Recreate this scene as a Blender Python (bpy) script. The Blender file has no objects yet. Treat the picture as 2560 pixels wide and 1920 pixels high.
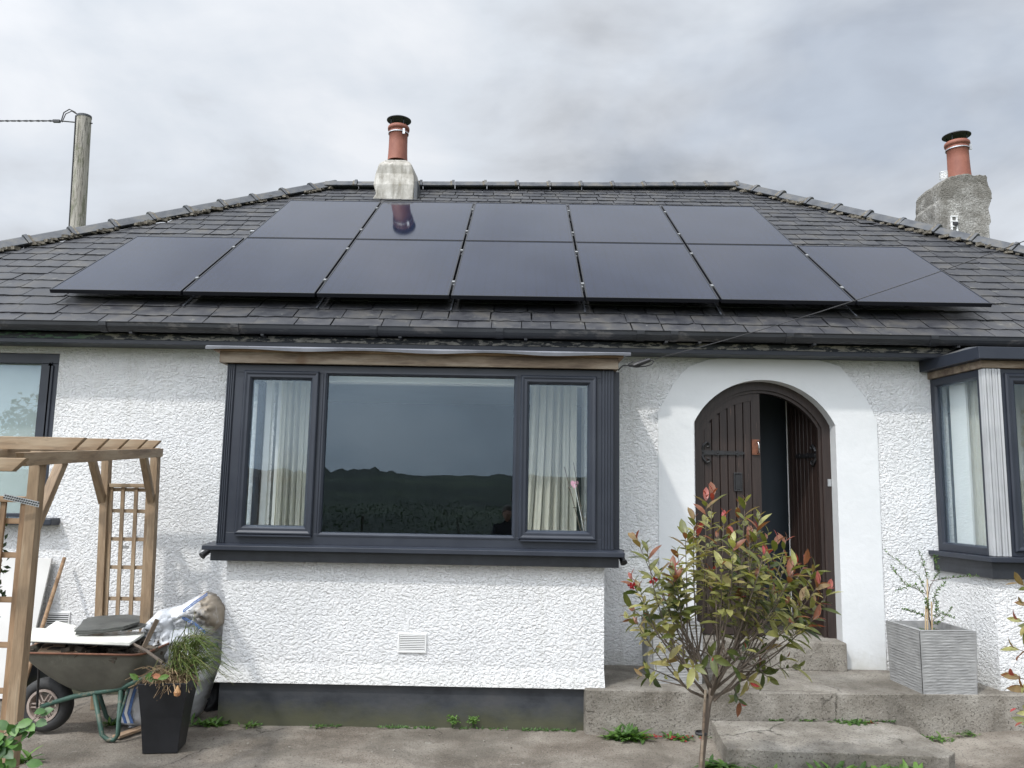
import bpy, math, random
import numpy as np
from mathutils import Vector, Matrix, noise
random.seed(7); rng = np.random.default_rng(7)
D = bpy.data; C = bpy.context.scene.collection
R_ = math.radians
# ------------------------------------------------------------------ camera
EYE = 1.66
FPX, YAW, PITCH, ROLL = 2019.87, -0.0049, 0.1333, 0.0181
cf = Vector((math.sin(YAW)*math.cos(PITCH), math.cos(YAW)*math.cos(PITCH), math.sin(PITCH)))
r0 = Vector((math.cos(YAW), -math.sin(YAW), 0)); u0 = r0.cross(cf)
cr = math.cos(ROLL)*r0 + math.sin(ROLL)*u0; cu = -math.sin(ROLL)*r0 + math.cos(ROLL)*u0
cam = D.cameras.new('camera'); cam.lens = FPX/2560*36; cam.sensor_width = 36
cam.clip_start = 0.05; cam.clip_end = 3000
camo = D.objects.new('camera', cam); C.objects.link(camo)
m = Matrix((cr, cu, -cf)).transposed().to_4x4(); m.translation = Vector((0, 0, EYE)); camo.matrix_world = m
bpy.context.scene.camera = camo
def U(px, py, Y=None, Z=None):
    """survey: point of the place seen at (px,py) of the 2212-wide photograph, at known depth Y or height Z"""
    s = 2560/2212; x = px*s-1280; y = 960-py*s
    d = cf + cr*(x/FPX) + cu*(y/FPX)
    t = Y/d.y if Y is not None else (Z-EYE)/d.z
    return Vector((d.x*t, d.y*t, d.z*t+EYE))
# ------------------------------------------------------------------ light
sc = bpy.context.scene
sc.view_settings.view_transform = 'Standard'; sc.view_settings.look = 'None'
sc.view_settings.exposure = 0.16; sc.view_settings.gamma = 1; sc.view_settings.use_curve_mapping = False
SUNDIR = Vector((0.8, 1.0, -1.62)).normalized()
sun = D.lights.new('sun', 'SUN'); sun.energy = 2.0; sun.angle = R_(2.2); sun.color = (1, .965, .91)
suno = D.objects.new('sun', sun); C.objects.link(suno)
suno.rotation_euler = SUNDIR.to_track_quat('-Z', 'Y').to_euler(); suno.location = (-8, -10, 16)
W = D.worlds.new('World'); sc.world = W; W.use_nodes = True
nt = W.node_tree; nt.nodes.clear()
class NB:
    def __init__(s, t): s.t = t
    def n(s, typ, **k):
        nd = s.t.nodes.new(typ)
        for a, b in k.items():
            if a.startswith('i_'):
                key = a[2:]
                key = int(key) if key.isdigit() else key
                nd.inputs[key].default_value = b
            else: setattr(nd, a, b)
        return nd
    def l(s, a, b): s.t.links.new(a, b)
    def math(s, op, a, b=None, clamp=False):
        nd = s.n('ShaderNodeMath', operation=op, use_clamp=clamp)
        for i, v in enumerate((a, b)):
            if v is None: continue
            if isinstance(v, (int, float)): nd.inputs[i].default_value = v
            else: s.l(v, nd.inputs[i])
        return nd.outputs[0]
    def ramp(s, fac, stops, interp='LINEAR'):
        nd = s.n('ShaderNodeValToRGB'); nd.color_ramp.interpolation = interp
        e = nd.color_ramp.elements
        while len(e) < len(stops): e.new(0.5)
        for k, (p, c) in zip(e, stops):
            k.position = p; k.color = (c, c, c, 1) if isinstance(c, (int, float)) else (*c, 1)
        s.l(fac, nd.inputs[0]); return nd.outputs[0]
    def mix(s, f, a, b, typ='MIX'):
        nd = s.n('ShaderNodeMix', data_type='RGBA', blend_type=typ)
        for i, v in ((0, f), (6, a), (7, b)):
            if isinstance(v, (int, float)): nd.inputs[i].default_value = v
            elif isinstance(v, tuple): nd.inputs[i].default_value = (*v, 1)
            else: s.l(v, nd.inputs[i])
        return nd.outputs[2]
w = NB(nt)
sky = w.n('ShaderNodeTexSky', sky_type='NISHITA', sun_disc=False, sun_elevation=math.asin(-SUNDIR.z),
          sun_rotation=math.atan2(-SUNDIR.x, -SUNDIR.y), altitude=50, air_density=1.2, dust_density=1.5, ozone_density=1)
tc = w.n('ShaderNodeTexCoord'); sx = w.n('ShaderNodeSeparateXYZ'); w.l(tc.outputs['Generated'], sx.inputs[0])
zz = w.math('ADD', w.math('MAXIMUM', sx.outputs[2], 0.0), 0.55)
cb = w.n('ShaderNodeCombineXYZ'); w.l(w.math('DIVIDE', sx.outputs[0], zz), cb.inputs[0]); w.l(w.math('DIVIDE', sx.outputs[1], zz), cb.inputs[1])
def wnoise(scale, det, off, rough=.55, dist=0.0):
    mp = w.n('ShaderNodeMapping'); mp.inputs['Location'].default_value = off; w.l(cb.outputs[0], mp.inputs[0])
    nz = w.n('ShaderNodeTexNoise', i_Scale=scale, i_Detail=det, i_Roughness=rough, i_Distortion=dist); w.l(mp.outputs[0], nz.inputs[0]); return nz.outputs[0]
big = wnoise(1.25, 3, (3.6, 1.9, 2), .5); mid = wnoise(3.0, 8, (4.7, .4, 2.5), .52, .25)
fm = w.n('ShaderNodeMapping'); fm.inputs['Scale'].default_value = (1, 1, 2.2); w.l(tc.outputs['Generated'], fm.inputs[0]); fz = w.n('ShaderNodeTexNoise', i_Scale=4.2, i_Detail=7, i_Roughness=.52, i_Distortion=.3); w.l(fm.outputs[0], fz.inputs[0]); fine = fz.outputs[0]; cl = w.math('ADD', w.math('ADD', w.math('MULTIPLY', big, .36), w.math('MULTIPLY', mid, .30)), w.math('MULTIPLY', fine, .34))
cloud = w.ramp(cl, [(.38, (.48, .505, .545)), (.44, (.64, .675, .73)), (.495, (.74, .79, .86)), (.58, (.88, .91, .96))])
# brighter cloud round the veiled sun
dp = w.n('ShaderNodeVectorMath', operation='DOT_PRODUCT'); dp.inputs[1].default_value = -SUNDIR; w.l(tc.outputs['Generated'], dp.inputs[0])
glow = w.math('ADD', 1.0, w.math('MULTIPLY', w.math('POWER', w.math('MAXIMUM', w.math('ADD', w.math('MULTIPLY', dp.outputs['Value'], .5), .5), 0), 8), 5.2))
sc_ = w.n('ShaderNodeVectorMath', operation='SCALE'); w.l(cloud, sc_.inputs[0]); w.l(w.math('MULTIPLY', glow, 8.6), sc_.inputs[3])
gap = w.ramp(wnoise(1.25, 6, (7.3, 2.2, 1)), [(.55, 0.0), (.66, .34)])
colr = w.mix(gap, sc_.outputs[0], sky.outputs[0])
bg = w.n('ShaderNodeBackground', i_Strength=0.1); w.l(colr, bg.inputs[0])
wo = w.n('ShaderNodeOutputWorld'); w.l(bg.outputs[0], wo.inputs[0])
# ------------------------------------------------------------------ materials
def mat(name, cols=None, scale=4, detail=5, rough=.6, bump=0, bscale=60, bdist=.01, bdetail=4, stretch=(1, 1, 1), tint=0, tintcols=None,
        metal=0, spec=.5, extra=None, ramp=(.35, .65), rmix=0, coord='Object', dist=0):
    M = D.materials.new(name); M.use_nodes = True; t = M.node_tree; b = NB(t); P = t.nodes['Principled BSDF']
    tcn = b.n('ShaderNodeTexCoord'); mp = b.n('ShaderNodeMapping'); mp.inputs['Scale'].default_value = stretch; b.l(tcn.outputs[coord], mp.inputs[0])
    vec = mp.outputs[0]
    def nz(s, d=5, r=.55, di=0, off=None, v=None):
        nd = b.n('ShaderNodeTexNoise', i_Scale=s, i_Detail=d, i_Roughness=r, i_Distortion=di)
        if off:
            q = b.n('ShaderNodeMapping'); q.inputs['Location'].default_value = off; b.l(v or vec, q.inputs[0]); b.l(q.outputs[0], nd.inputs[0])
        else: b.l(v or vec, nd.inputs[0])
        return nd.outputs[0]
    if len(cols) == 1: col = None; P.inputs['Base Color'].default_value = (*cols[0], 1)
    else:
        st = [(ramp[0]+(ramp[1]-ramp[0])*i/(len(cols)-1), c) for i, c in enumerate(cols)]
        col = b.ramp(nz(scale, detail, .6, dist), st)
    if tintcols:
        at = b.n('ShaderNodeAttribute', attribute_name='tint')
        tcx = b.ramp(at.outputs['Fac'], [(i/(len(tintcols)-1), c) for i, c in enumerate(tintcols)])
        col = b.mix(tint, col, tcx, 'MULTIPLY') if tint < 1 else (tcx if col is None else b.mix(1.0, col, tcx, 'MULTIPLY'))
    P.inputs['Roughness'].default_value = rough; P.inputs['Metallic'].default_value = metal; P.inputs['Specular IOR Level'].default_value = spec
    if extra: col = extra(b, col, nz, P, tcn) or col
    if col is not None: b.l(col, P.inputs['Base Color'])
    if bump:
        bn = b.n('ShaderNodeBump', i_Strength=bump, i_Distance=bdist); b.l(nz(bscale, bdetail, .6), bn.inputs['Height']); b.l(bn.outputs[0], P.inputs['Normal'])
    if rmix:
        b.l(b.ramp(nz(scale*2, 4), [(.3, max(0, rough-rmix)), (.7, min(1, rough+rmix))]), P.inputs['Roughness'])
    return M
def ex_render(stain):
    def f(b, col, nz, P, tcn):
        # thrown roughcast: ridged worms of different sizes
        mq = b.n('ShaderNodeMapping'); mq.inputs['Scale'].default_value = (.9, .9, 1.15); b.l(tcn.outputs['Object'], mq.inputs[0]); mv = mq.outputs[0]
        a = nz(50, 2, .55, .45, v=mv); c = nz(115, 3, .6, .4, (4, 1, 2), v=mv); d = nz(14, 2, .5, .3, (1, 7, 3))
        h = b.math('ADD', b.math('ADD', b.ramp(a, [(.32, 0.0), (.52, .8), (.70, 1.0)]), b.math('MULTIPLY', c, .9)), b.math('MULTIPLY', d, .5))
        bn = b.n('ShaderNodeBump', i_Strength=1.0, i_Distance=.0090); b.l(h, bn.inputs['Height']); b.l(bn.outputs[0], P.inputs['Normal'])
        s = b.n('ShaderNodeSeparateXYZ'); b.l(tcn.outputs['Object'], s.inputs[0])
        # algae under the eaves and splash dirt low down
        if stain:
            e = b.math('MULTIPLY', b.ramp(b.math('ADD', s.outputs[2], b.math('MULTIPLY', nz(3.5, 5, .7), .25)), [(0, 0.0), (1, 1.0)]), 1.0)
            zt = b.math('SUBTRACT', b.math('ADD', s.outputs[2], b.math('MULTIPLY', nz(5, 6, .7), .22)), 2.78, True)
            g = b.math('MULTIPLY', zt, 4.0, True)
            col = b.mix(b.math('MULTIPLY', g, .75), col, (.36, .38, .29))
        if stain:
            ms2 = b.n('ShaderNodeMapping'); ms2.inputs['Scale'].default_value = (7, 7, .7); b.l(tcn.outputs['Object'], ms2.inputs[0])
            dr = b.ramp(nz(1.2, 6, .7, .3, v=ms2.outputs[0]), [(.56, 0.0), (.74, .34)]); col = b.mix(dr, col, (.50, .49, .44))
            sp = b.math('MULTIPLY', b.math('SUBTRACT', .62, b.math('ADD', s.outputs[2], b.math('MULTIPLY', nz(6, 6, .7, 0, (7, 7, 7)), .3))), 2.6, True); col = b.mix(b.math('MULTIPLY', sp, .5), col, (.40, .38, .30))
        pits = b.ramp(nz(60, 3, .7, 0, (9, 9, 9)), [(.30, 1.0), (.36, 0.0)])
        col = b.mix(b.math('MULTIPLY', pits, .5), col, (.45, .43, .38))
        return col
    return f
MT = {}
MT['roughcast'] = mat('roughcast_white', [(.71, .715, .72), (.80, .80, .80)], 1.5, 6, .75, extra=ex_render(True), spec=.25)
MT['smooth'] = mat('smooth_white_render', [(.62, .635, .64), (.67, .68, .685)], 2.2, 6, .55, bump=.35, bscale=11, bdist=.012, spec=.35,
    extra=lambda b, col, nz, P, tcn: (lambda q: (b.l(tcn.outputs['Object'], q.inputs[0]), b.mix(b.math('MULTIPLY', b.math('SUBTRACT', .62, b.math('ADD', q.outputs[2], b.math('MULTIPLY', nz(5, 7, .7, 0, (4, 2, 3)), .35))), 3.5, True), b.mix(b.ramp(nz(16, 7, .75, .8, (1, 6, 2)), [(.66, 0.0), (.72, .3)]), col, (.48, .48, .44)), (.36, .34, .28)))[1])(b.n('ShaderNodeSeparateXYZ')))
def ex_slate(b, col, nz, P, tcn):
    gm = b.n('ShaderNodeNewGeometry').outputs['Position']
    l = b.ramp(nz(9, 7, .72, .4, v=gm), [(.60, 0.0), (.67, 1.0)])
    col = b.mix(b.math('MULTIPLY', l, .55), col, (.17, .165, .14))
    p2 = b.ramp(nz(30, 4, .7, 0, (3, 3, 3), v=gm), [(.70, 0.0), (.74, 1.0)])
    col = b.mix(b.math('MULTIPLY', p2, .8), col, (.42, .42, .38))
    bn = b.n('ShaderNodeBump', i_Strength=.55, i_Distance=.006); b.l(nz(26, 6, .65, v=gm), bn.inputs['Height']); b.l(bn.outputs[0], P.inputs['Normal'])
    return col
MT['slate'] = mat('slate', [(.021, .022, .027), (.034, .035, .039), (.052, .050, .047)], 5, 6, .52, rmix=.12,
                  tint=1, tintcols=[(.50, .53, .60), (1, 1, 1.02), (1.38, 1.34, 1.30)], extra=ex_slate)
MT['lead_tile'] = mat('grey_ridge_tile', [(.040, .044, .052), (.065, .070, .078), (.10, .096, .088)], 7, 6, .6, bump=.4, bscale=30, bdist=.004)
MT['mortar'] = mat('mossy_mortar', [(.06, .05, .038), (.12, .105, .08), (.20, .185, .155)], 25, 5, .9, bump=.8, bscale=60, bdist=.01)
MT['paint_dark'] = mat('anthracite_frame', [(.017, .021, .032), (.023, .028, .040)], 3, 4, .42, bump=.05, bscale=90, bdist=.001, rmix=.05)
MT['paint_black'] = mat('black_eaves_paint', [(.010, .012, .016), (.022, .025, .032)], 6, 5, .45, bump=.4, bscale=25, bdist=.004)
def ex_peel(b, col, nz, P, tcn):
    mp = b.n('ShaderNodeMapping'); mp.inputs['Scale'].default_value = (2.2, 1, 9); b.l(tcn.outputs['Object'], mp.inputs[0])
    s = b.n('ShaderNodeSeparateXYZ'); b.l(tcn.outputs['Object'], s.inputs[0])
    low = b.math('MULTIPLY', b.math('SUBTRACT', 2.93, s.outputs[2]), 1.3)
    k = b.ramp(b.math('ADD', nz(4, 8, .68, .3, v=mp.outputs[0]), low), [(.575, 0.0), (.59, 1.0)])
    wood = b.ramp(nz(9, 5, .6, 0, (5, 5, 5)), [(.4, (.20, .19, .17)), (.6, (.36, .34, .30))])
    gr = b.ramp(s.outputs[0], [(0, 0.0), (1, 0.0)])
    left = b.math('MULTIPLY', b.math('SUBTRACT', -3.3, s.outputs[0]), 3, True)
    wood = b.mix(left, wood, (.06, .13, .07))
    return b.mix(k, col, wood)
MT['fascia'] = mat('peeling_fascia', [(.012, .015, .02), (.02, .024, .03)], 6, 5, .5, extra=ex_peel)
def ex_gutter(b, col, nz, P, tcn):
    s = b.n('ShaderNodeSeparateXYZ'); b.l(b.n('ShaderNodeNewGeometry').outputs['Normal'], s.inputs[0])
    k = b.ramp(nz(7, 8, .7, .3), [(.55, 0.0), (.62, 1.0)])
    return b.mix(b.math('MULTIPLY', k, .5), col, (.12, .11, .105))
MT['gutter'] = mat('old_iron_gutter', [(.014, .016, .02), (.03, .032, .038)], 4, 6, .5, stretch=(.4, 1, 1), extra=ex_gutter, bump=.3, bscale=20, bdist=.005)
def ex_wood(b, col, nz, P, tcn):
    mp = b.n('ShaderNodeMapping'); mp.inputs['Scale'].default_value = (1.2, 14, 14); b.l(tcn.outputs['Object'], mp.inputs[0])
    g = b.ramp(nz(3, 5, .6, 1.2, v=mp.outputs[0]), [(.35, .72), (.5, 1.0), (.62, .85), (.7, 1.05)])
    kn = b.ramp(nz(4.5, 1, .5, 0, (2, 2, 2), v=tcn.outputs['Object']), [(.70, 0.0), (.76, 1.0)])
    col = b.mix(1.0, col, g, 'MULTIPLY'); return b.mix(b.math('MULTIPLY', kn, .5), col, (.10, .05, .02))
MT['timber'] = mat('treated_timber', [(.19, .125, .072), (.265, .185, .112), (.33, .25, .165)], 2.5, 4, .68, extra=ex_wood, bump=.2, bscale=8, bdist=.002, stretch=(1, 6, 6))
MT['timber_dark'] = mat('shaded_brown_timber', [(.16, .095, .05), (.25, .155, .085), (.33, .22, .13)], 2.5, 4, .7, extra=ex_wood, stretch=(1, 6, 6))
MT['timber_grey'] = mat('weathered_fascia_timber', [(.10, .07, .05), (.20, .15, .105), (.28, .23, .175)], 5, 5, .8, stretch=(.5, 3, 3), extra=ex_wood, bump=.3, bscale=30, bdist=.003)
MT['pale_wood'] = mat('pale_offcut_wood', [(.36, .24, .15), (.47, .34, .23)], 4, 4, .7, extra=ex_wood)
def ex_pole(b, col, nz, P, tcn):
    mp = b.n('ShaderNodeMapping'); mp.inputs['Scale'].default_value = (16, 16, .8); b.l(tcn.outputs['Object'], mp.inputs[0])
    cr_ = b.ramp(nz(2.2, 6, .65, .8, v=mp.outputs[0]), [(.38, .25), (.47, 1.0)])
    col = b.mix(1.0, col, cr_, 'MULTIPLY')
    ms = b.n('ShaderNodeMapping'); ms.inputs['Scale'].default_value = (1, 1, .4); b.l(tcn.outputs['Object'], ms.inputs[0])
    k = b.ramp(nz(5, 5, .7, 0, (3, 1, 1), v=ms.outputs[0]), [(.52, 0.0), (.62, .7)])
    return b.mix(k, col, (.10, .11, .06))
MT['pole'] = mat('cracked_pole_wood', [(.25, .225, .19), (.36, .34, .30)], 3, 5, .85, extra=ex_pole, bump=.5, bscale=20, bdist=.01, stretch=(3, 3, .4))
def ex_door(b, col, nz, P, tcn):
    mp = b.n('ShaderNodeMapping'); mp.inputs['Scale'].default_value = (28, 28, 1.1); b.l(tcn.outputs['Object'], mp.inputs[0])
    k = b.ramp(nz(2.6, 6, .65, .6, v=mp.outputs[0]), [(.67, 0.0), (.70, 1.0)])
    k2 = b.ramp(nz(1.6, 2, .5, 0, (3, 2, 9), v=tcn.outputs['Object']), [(.48, 0.0), (.6, 1.0)])
    return b.mix(b.math('MULTIPLY', k, k2), col, (.30, .19, .14))
MT['door'] = mat('brown_door_paint', [(.022, .014, .012), (.036, .023, .019)], 4, 5, .42, extra=ex_door, bump=.35, bscale=10, bdist=.003, stretch=(12, 12, .8))
MT['iron'] = mat('black_wrought_iron', [(.012, .012, .013), (.022, .022, .024)], 30, 4, .45, bump=.5, bscale=70, bdist=.002)
MT['rust'] = mat('rusty_copper_plate', [(.10, .035, .018), (.20, .075, .035)], 40, 4, .5)
MT['steel'] = mat('galvanised_steel', [(.42, .43, .44), (.58, .59, .60)], 30, 3, .38, metal=.8)
MT['clampm'] = mat('grey_clamp', [(.18, .185, .19), (.24, .245, .25)], 30, 3, .5)
MT['chrome'] = mat('bright_metal', [(.7, .7, .7)], rough=.2, metal=1)
def ex_post(b, col, nz, P, tcn):
    mp = b.n('ShaderNodeMapping'); mp.inputs['Scale'].default_value = (70, 70, .5); b.l(tcn.outputs['Object'], mp.inputs[0])
    return b.mix(1.0, col, b.ramp(nz(2, 4, .5, 0, v=mp.outputs[0]), [(.35, .68), (.5, 1.0), (.65, .85)]), 'MULTIPLY')
MT['silver'] = mat('silvery_corner_post', [(.36, .37, .38), (.50, .51, .52)], 2, 3, .45, extra=ex_post)
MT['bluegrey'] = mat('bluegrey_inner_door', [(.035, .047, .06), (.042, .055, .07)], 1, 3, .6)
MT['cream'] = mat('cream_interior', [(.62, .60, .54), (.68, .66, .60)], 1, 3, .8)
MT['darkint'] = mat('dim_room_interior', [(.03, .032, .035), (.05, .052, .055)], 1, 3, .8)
MT['carpet'] = mat('carpet', [(.16, .14, .12), (.22, .19, .16)], 30, 3, .9)
MT['curtain'] = mat('cream_curtain', [(.70, .68, .60), (.78, .76, .68)], 6, 4, .85, stretch=(6, 6, .3), bump=.15, bscale=60, bdist=.002)
t_ = MT['curtain'].node_tree; b_ = NB(t_); tr_ = b_.n('ShaderNodeBsdfTranslucent'); tr_.inputs[0].default_value = (.75, .73, .65, 1)
ms_ = b_.n('ShaderNodeMixShader', i_0=.4); b_.l(t_.nodes['Principled BSDF'].outputs[0], ms_.inputs[1]); b_.l(tr_.outputs[0], ms_.inputs[2]); b_.l(ms_.outputs[0], t_.nodes['Material Output'].inputs[0])
MT['blind'] = mat('pale_roller_blind', [(.42, .47, .46), (.50, .55, .54)], 2, 3, .8)
MT['pvc'] = mat('white_plastic', [(.74, .74, .73), (.80, .80, .79)], 4, 3, .35)
MT['plinth'] = mat('black_bitumen_plinth', [(.018, .021, .026), (.035, .039, .045), (.05, .052, .055)], 3, 7, .5, stretch=(1, 1, 1.5), bump=.3, bscale=18, bdist=.006,
    extra=lambda b, col, nz, P, tcn: (lambda s: (b.l(tcn.outputs['Object'], s.inputs[0]), b.mix(b.math('MULTIPLY', b.ramp(b.math('ADD', s.outputs[2], b.math('MULTIPLY', b.math('SUBTRACT', nz(4, 7, .7, 0, (1, 2, 3)), .5), .25)), [(.03, .7), (.17, 0.0)]), .9), col, (.075, .075, .032)))[1])(b.n('ShaderNodeSeparateXYZ')))
def ex_conc(b, col, nz, P, tcn):
    g = nz(110, 3, .7, 0, (1, 1, 1)); ag = b.ramp(g, [(.58, 0.0), (.66, 1.0)]); col = b.mix(b.math('MULTIPLY', ag, .6), col, (.36, .34, .31))
    dk = b.ramp(nz(75, 3, .6, 0, (6, 4, 1)), [(.36, 1.0), (.43, 0.0)]); col = b.mix(b.math('MULTIPLY', dk, .75), col, (.05, .043, .036))
    bl = b.ramp(nz(1.3, 7, .7, .4, (5, 5, 5)), [(.42, 0.0), (.62, .6)]); col = b.mix(bl, col, (.085, .076, .062))
    wh = b.ramp(nz(7, 6, .75, .6, (2, 8, 5)), [(.66, 0.0), (.70, .8)]); col = b.mix(wh, col, (.30, .285, .25))
    vr = b.n('ShaderNodeTexVoronoi', feature='DISTANCE_TO_EDGE', i_Scale=.75); wq = b.n('ShaderNodeMapping'); b.l(tcn.outputs['Object'], wq.inputs[0])
    wn = b.n('ShaderNodeTexNoise', i_Scale=3.5, i_Detail=5); b.l(wq.outputs[0], wn.inputs[0]); va = b.n('ShaderNodeVectorMath', operation='ADD'); vs_ = b.n('ShaderNodeVectorMath', operation='SCALE', i_Scale=.35); b.l(wn.outputs[1], vs_.inputs[0]); b.l(wq.outputs[0], va.inputs[0]); b.l(vs_.outputs[0], va.inputs[1]); b.l(va.outputs[0], vr.inputs[0])
    ck = b.math('MULTIPLY', b.ramp(vr.outputs[0], [(0, 1.0), (.006, 0.0)]), b.ramp(nz(1.1, 2, .5, 0, (8, 3, 1)), [(.50, 0.0), (.56, .9)]))
    col = b.mix(ck, col, (.03, .026, .02))
    h = b.math('ADD', b.math('MULTIPLY', nz(60, 5, .7), 1.0), b.math('MULTIPLY', nz(6, 4, .5, 0, (1, 2, 3)), 1.5))
    bn = b.n('ShaderNodeBump', i_Strength=.9, i_Distance=.013); b.l(h, bn.inputs['Height']); b.l(bn.outputs[0], P.inputs['Normal'])
    return col
MT['yard'] = mat('worn_brown_concrete', [(.115, .094, .074), (.195, .168, .138), (.285, .255, .215)], 2.2, 8, .88, extra=ex_conc, spec=.3)
MT['concrete'] = mat('old_step_concrete', [(.15, .132, .108), (.25, .228, .195), (.34, .318, .28)], 3.0, 8, .85, extra=ex_conc, spec=.3)
MT['grass'] = mat('garden_grass', [(.035, .06, .015), (.07, .10, .03)], 3, 6, .9, bump=.6, bscale=30, bdist=.03)
MT['hill'] = mat('green_hillside', [(.008, .014, .006), (.022, .032, .014), (.06, .075, .034)], .02, 9, .95, ramp=(.42, .62))
MT['terracotta'] = mat('terracotta', [(.20, .068, .045), (.27, .10, .065)], 8, 5, .65, bump=.15, bscale=40, bdist=.002, stretch=(1, 1, .5))
MT['cowlmetal'] = mat('dark_cowl_steel', [(.025, .03, .04), (.045, .05, .06)], 6, 3, .6)
def ex_chim(b, col, nz, P, tcn):
    s = b.n('ShaderNodeSeparateXYZ'); b.l(tcn.outputs['Object'], s.inputs[0])
    mp = b.n('ShaderNodeMapping'); mp.inputs['Scale'].default_value = (5, 5, 1.1); b.l(tcn.outputs['Object'], mp.inputs[0])
    st = nz(2.2, 7, .68, .3, v=mp.outputs[0])
    top = b.math('MULTIPLY', b.math('SUBTRACT', s.outputs[2], 6.15), .35, True)
    k = b.ramp(b.math('ADD', st, top), [(.40, 0.0), (.66, .85)]); col = b.mix(k, col, (.17, .155, .125))
    mo = b.ramp(b.math('ADD', nz(7, 6, .7, 0, (4, 4, 4)), top), [(.66, 0.0), (.74, .8)]); return b.mix(mo, col, (.26, .23, .05))
MT['chimney'] = mat('weathered_white_chimney', [(.36, .34, .30), (.56, .54, .50)], 6, 7, .8, extra=ex_chim, bump=.6, bscale=25, bdist=.01)
def ex_chim2(b, col, nz, P, tcn):
    ex_render(False)(b, None or col, nz, P, tcn)
    s = b.n('ShaderNodeSeparateXYZ'); b.l(tcn.outputs['Object'], s.inputs[0])
    top = b.math('MULTIPLY', b.math('SUBTRACT', s.outputs[2], 5.0), .22)
    k = b.ramp(b.math('ADD', nz(3, 7, .7, .4), top), [(.48, 0.0), (.72, .85)])
    h = b.ramp(nz(30, 3, .5, 1.4), [(.40, .9), (.55, 0.0)])
    col = b.mix(b.math('MULTIPLY', h, .7), col, (.17, .16, .14)); return b.mix(k, col, (.13, .12, .10))
MT['chimney2'] = mat('stained_roughcast_chimney', [(.34, .33, .31), (.50, .49, .46)], 4, 6, .85, extra=ex_chim2)
def ex_solar(b, col, nz, P, tcn):
    s = b.n('ShaderNodeSeparateXYZ'); b.l(tcn.outputs['Object'], s.inputs[0])
    def line(o, per, wd):
        f = b.math('FRACT', b.math('DIVIDE', o, per)); return b.math('LESS_THAN', f, wd)
    fx = line(s.outputs[0], .0911, .030); fy = line(s.outputs[1], .0911, .020)
    bus = b.math('MULTIPLY', line(s.outputs[0], .0911/5, .10), line(s.outputs[1], .0238, .30))
    col = b.mix(b.math('MULTIPLY', bus, .45), col, (.10, .11, .14))
    return b.mix(b.math('MAXIMUM', fx, fy), col, (.007, .008, .010))
MT['solar'] = mat('solar_cells', [(.006, .010, .026), (.009, .014, .033)], 1.5, 2, .06, extra=ex_solar, spec=.30)
MT['solarframe'] = mat('black_aluminium', [(.012, .013, .018)], rough=.35, metal=.3)
MT['rubber'] = mat('tyre_rubber', [(.02, .02, .021), (.035, .034, .033)], 12, 4, .75)
MT['rim'] = mat('dirty_wheel_rim', [(.26, .20, .17), (.36, .30, .26)], 20, 4, .6)
MT['rust2'] = mat('brown_rust', [(.12, .05, .03), (.2, .09, .05)], 20, 4, .8)
def ex_tray(b, col, nz, P, tcn):
    k = b.ramp(nz(5, 7, .72, .6, (1, 1, 1)), [(.58, 0.0), (.64, .55)]); col = b.mix(k, col, (.20, .19, .155))
    k = b.ramp(nz(14, 4, .7, 1.5, (3, 1, 1)), [(.70, 0.0), (.73, .7)]); return b.mix(k, col, (.42, .40, .35))
MT['tray'] = mat('dirty_barrow_tray', [(.105, .10, .082), (.15, .145, .118)], 7, 6, .6, extra=ex_tray, bump=.4, bscale=9, bdist=.01)
def ex_tube(b, col, nz, P, tcn):
    k = b.ramp(nz(9, 7, .75, .4), [(.56, 0.0), (.63, .85)]); return b.mix(k, col, (.17, .14, .10))
MT['greentube'] = mat('chipped_green_paint', [(.022, .060, .045), (.042, .092, .070)], 8, 4, .55, extra=ex_tube)
MT['whiteboard'] = mat('cream_laminate_board', [(.76, .76, .68), (.80, .80, .73)], 3, 3, .35)
MT['darkedge'] = mat('dark_board_edge', [(.03, .03, .03)])
MT['slab'] = mat('roof_slate_offcut', [(.05, .052, .048), (.085, .087, .08)], 8, 6, .55, bump=.5, bscale=25, bdist=.006)
MT['plasticpot'] = mat('black_plastic', [(.008, .009, .011), (.014, .015, .018)], 6, 3, .42)
MT['stonepot'] = mat('grey_ribbed_stone', [(.22, .22, .218), (.29, .29, .285)], 9, 5, .75, bump=.3, bscale=60, bdist=.003)
MT['soil'] = mat('soil', [(.03, .022, .016), (.06, .045, .032)], 40, 5, .95, bump=1, bscale=60, bdist=.02)
def ex_bag(b, col, nz, P, tcn):
    s = b.n('ShaderNodeSeparateXYZ'); b.l(tcn.outputs['Object'], s.inputs[0])
    d = b.math('ADD', b.math('MULTIPLY', s.outputs[0], 1.4), b.math('MULTIPLY', s.outputs[2], .9))
    k = b.ramp(b.math('ADD', b.math('MULTIPLY', nz(6, 6, .7, .6, (1, 1, 1)), .9), b.math('ADD', d, 2.46)), [(.40, 0.0), (.60, .95)])
    col = b.mix(k, col, (.25, .205, .15))
    at = b.n('ShaderNodeAttribute', attribute_name='tint')
    st = b.ramp(at.outputs['Fac'], [(.0, 0.0), (.3, 0.0), (.31, 1.0)], 'CONSTANT')
    return b.mix(st, col, (.07, .14, .33))
MT['bag'] = mat('woven_bulk_bag', [(.50, .51, .53), (.62, .63, .64)], 5, 5, .55, extra=ex_bag, bump=.5, bscale=10, bdist=.012)
MT['bagstripe'] = mat('blue_bag_webbing', [(.07, .15, .38), (.12, .22, .48)], 60, 3, .7)
MT['blacksheet'] = mat('black_polythene', [(.010, .011, .014), (.016, .017, .02)], 6, 4, .4, bump=.4, bscale=9, bdist=.02)
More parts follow.
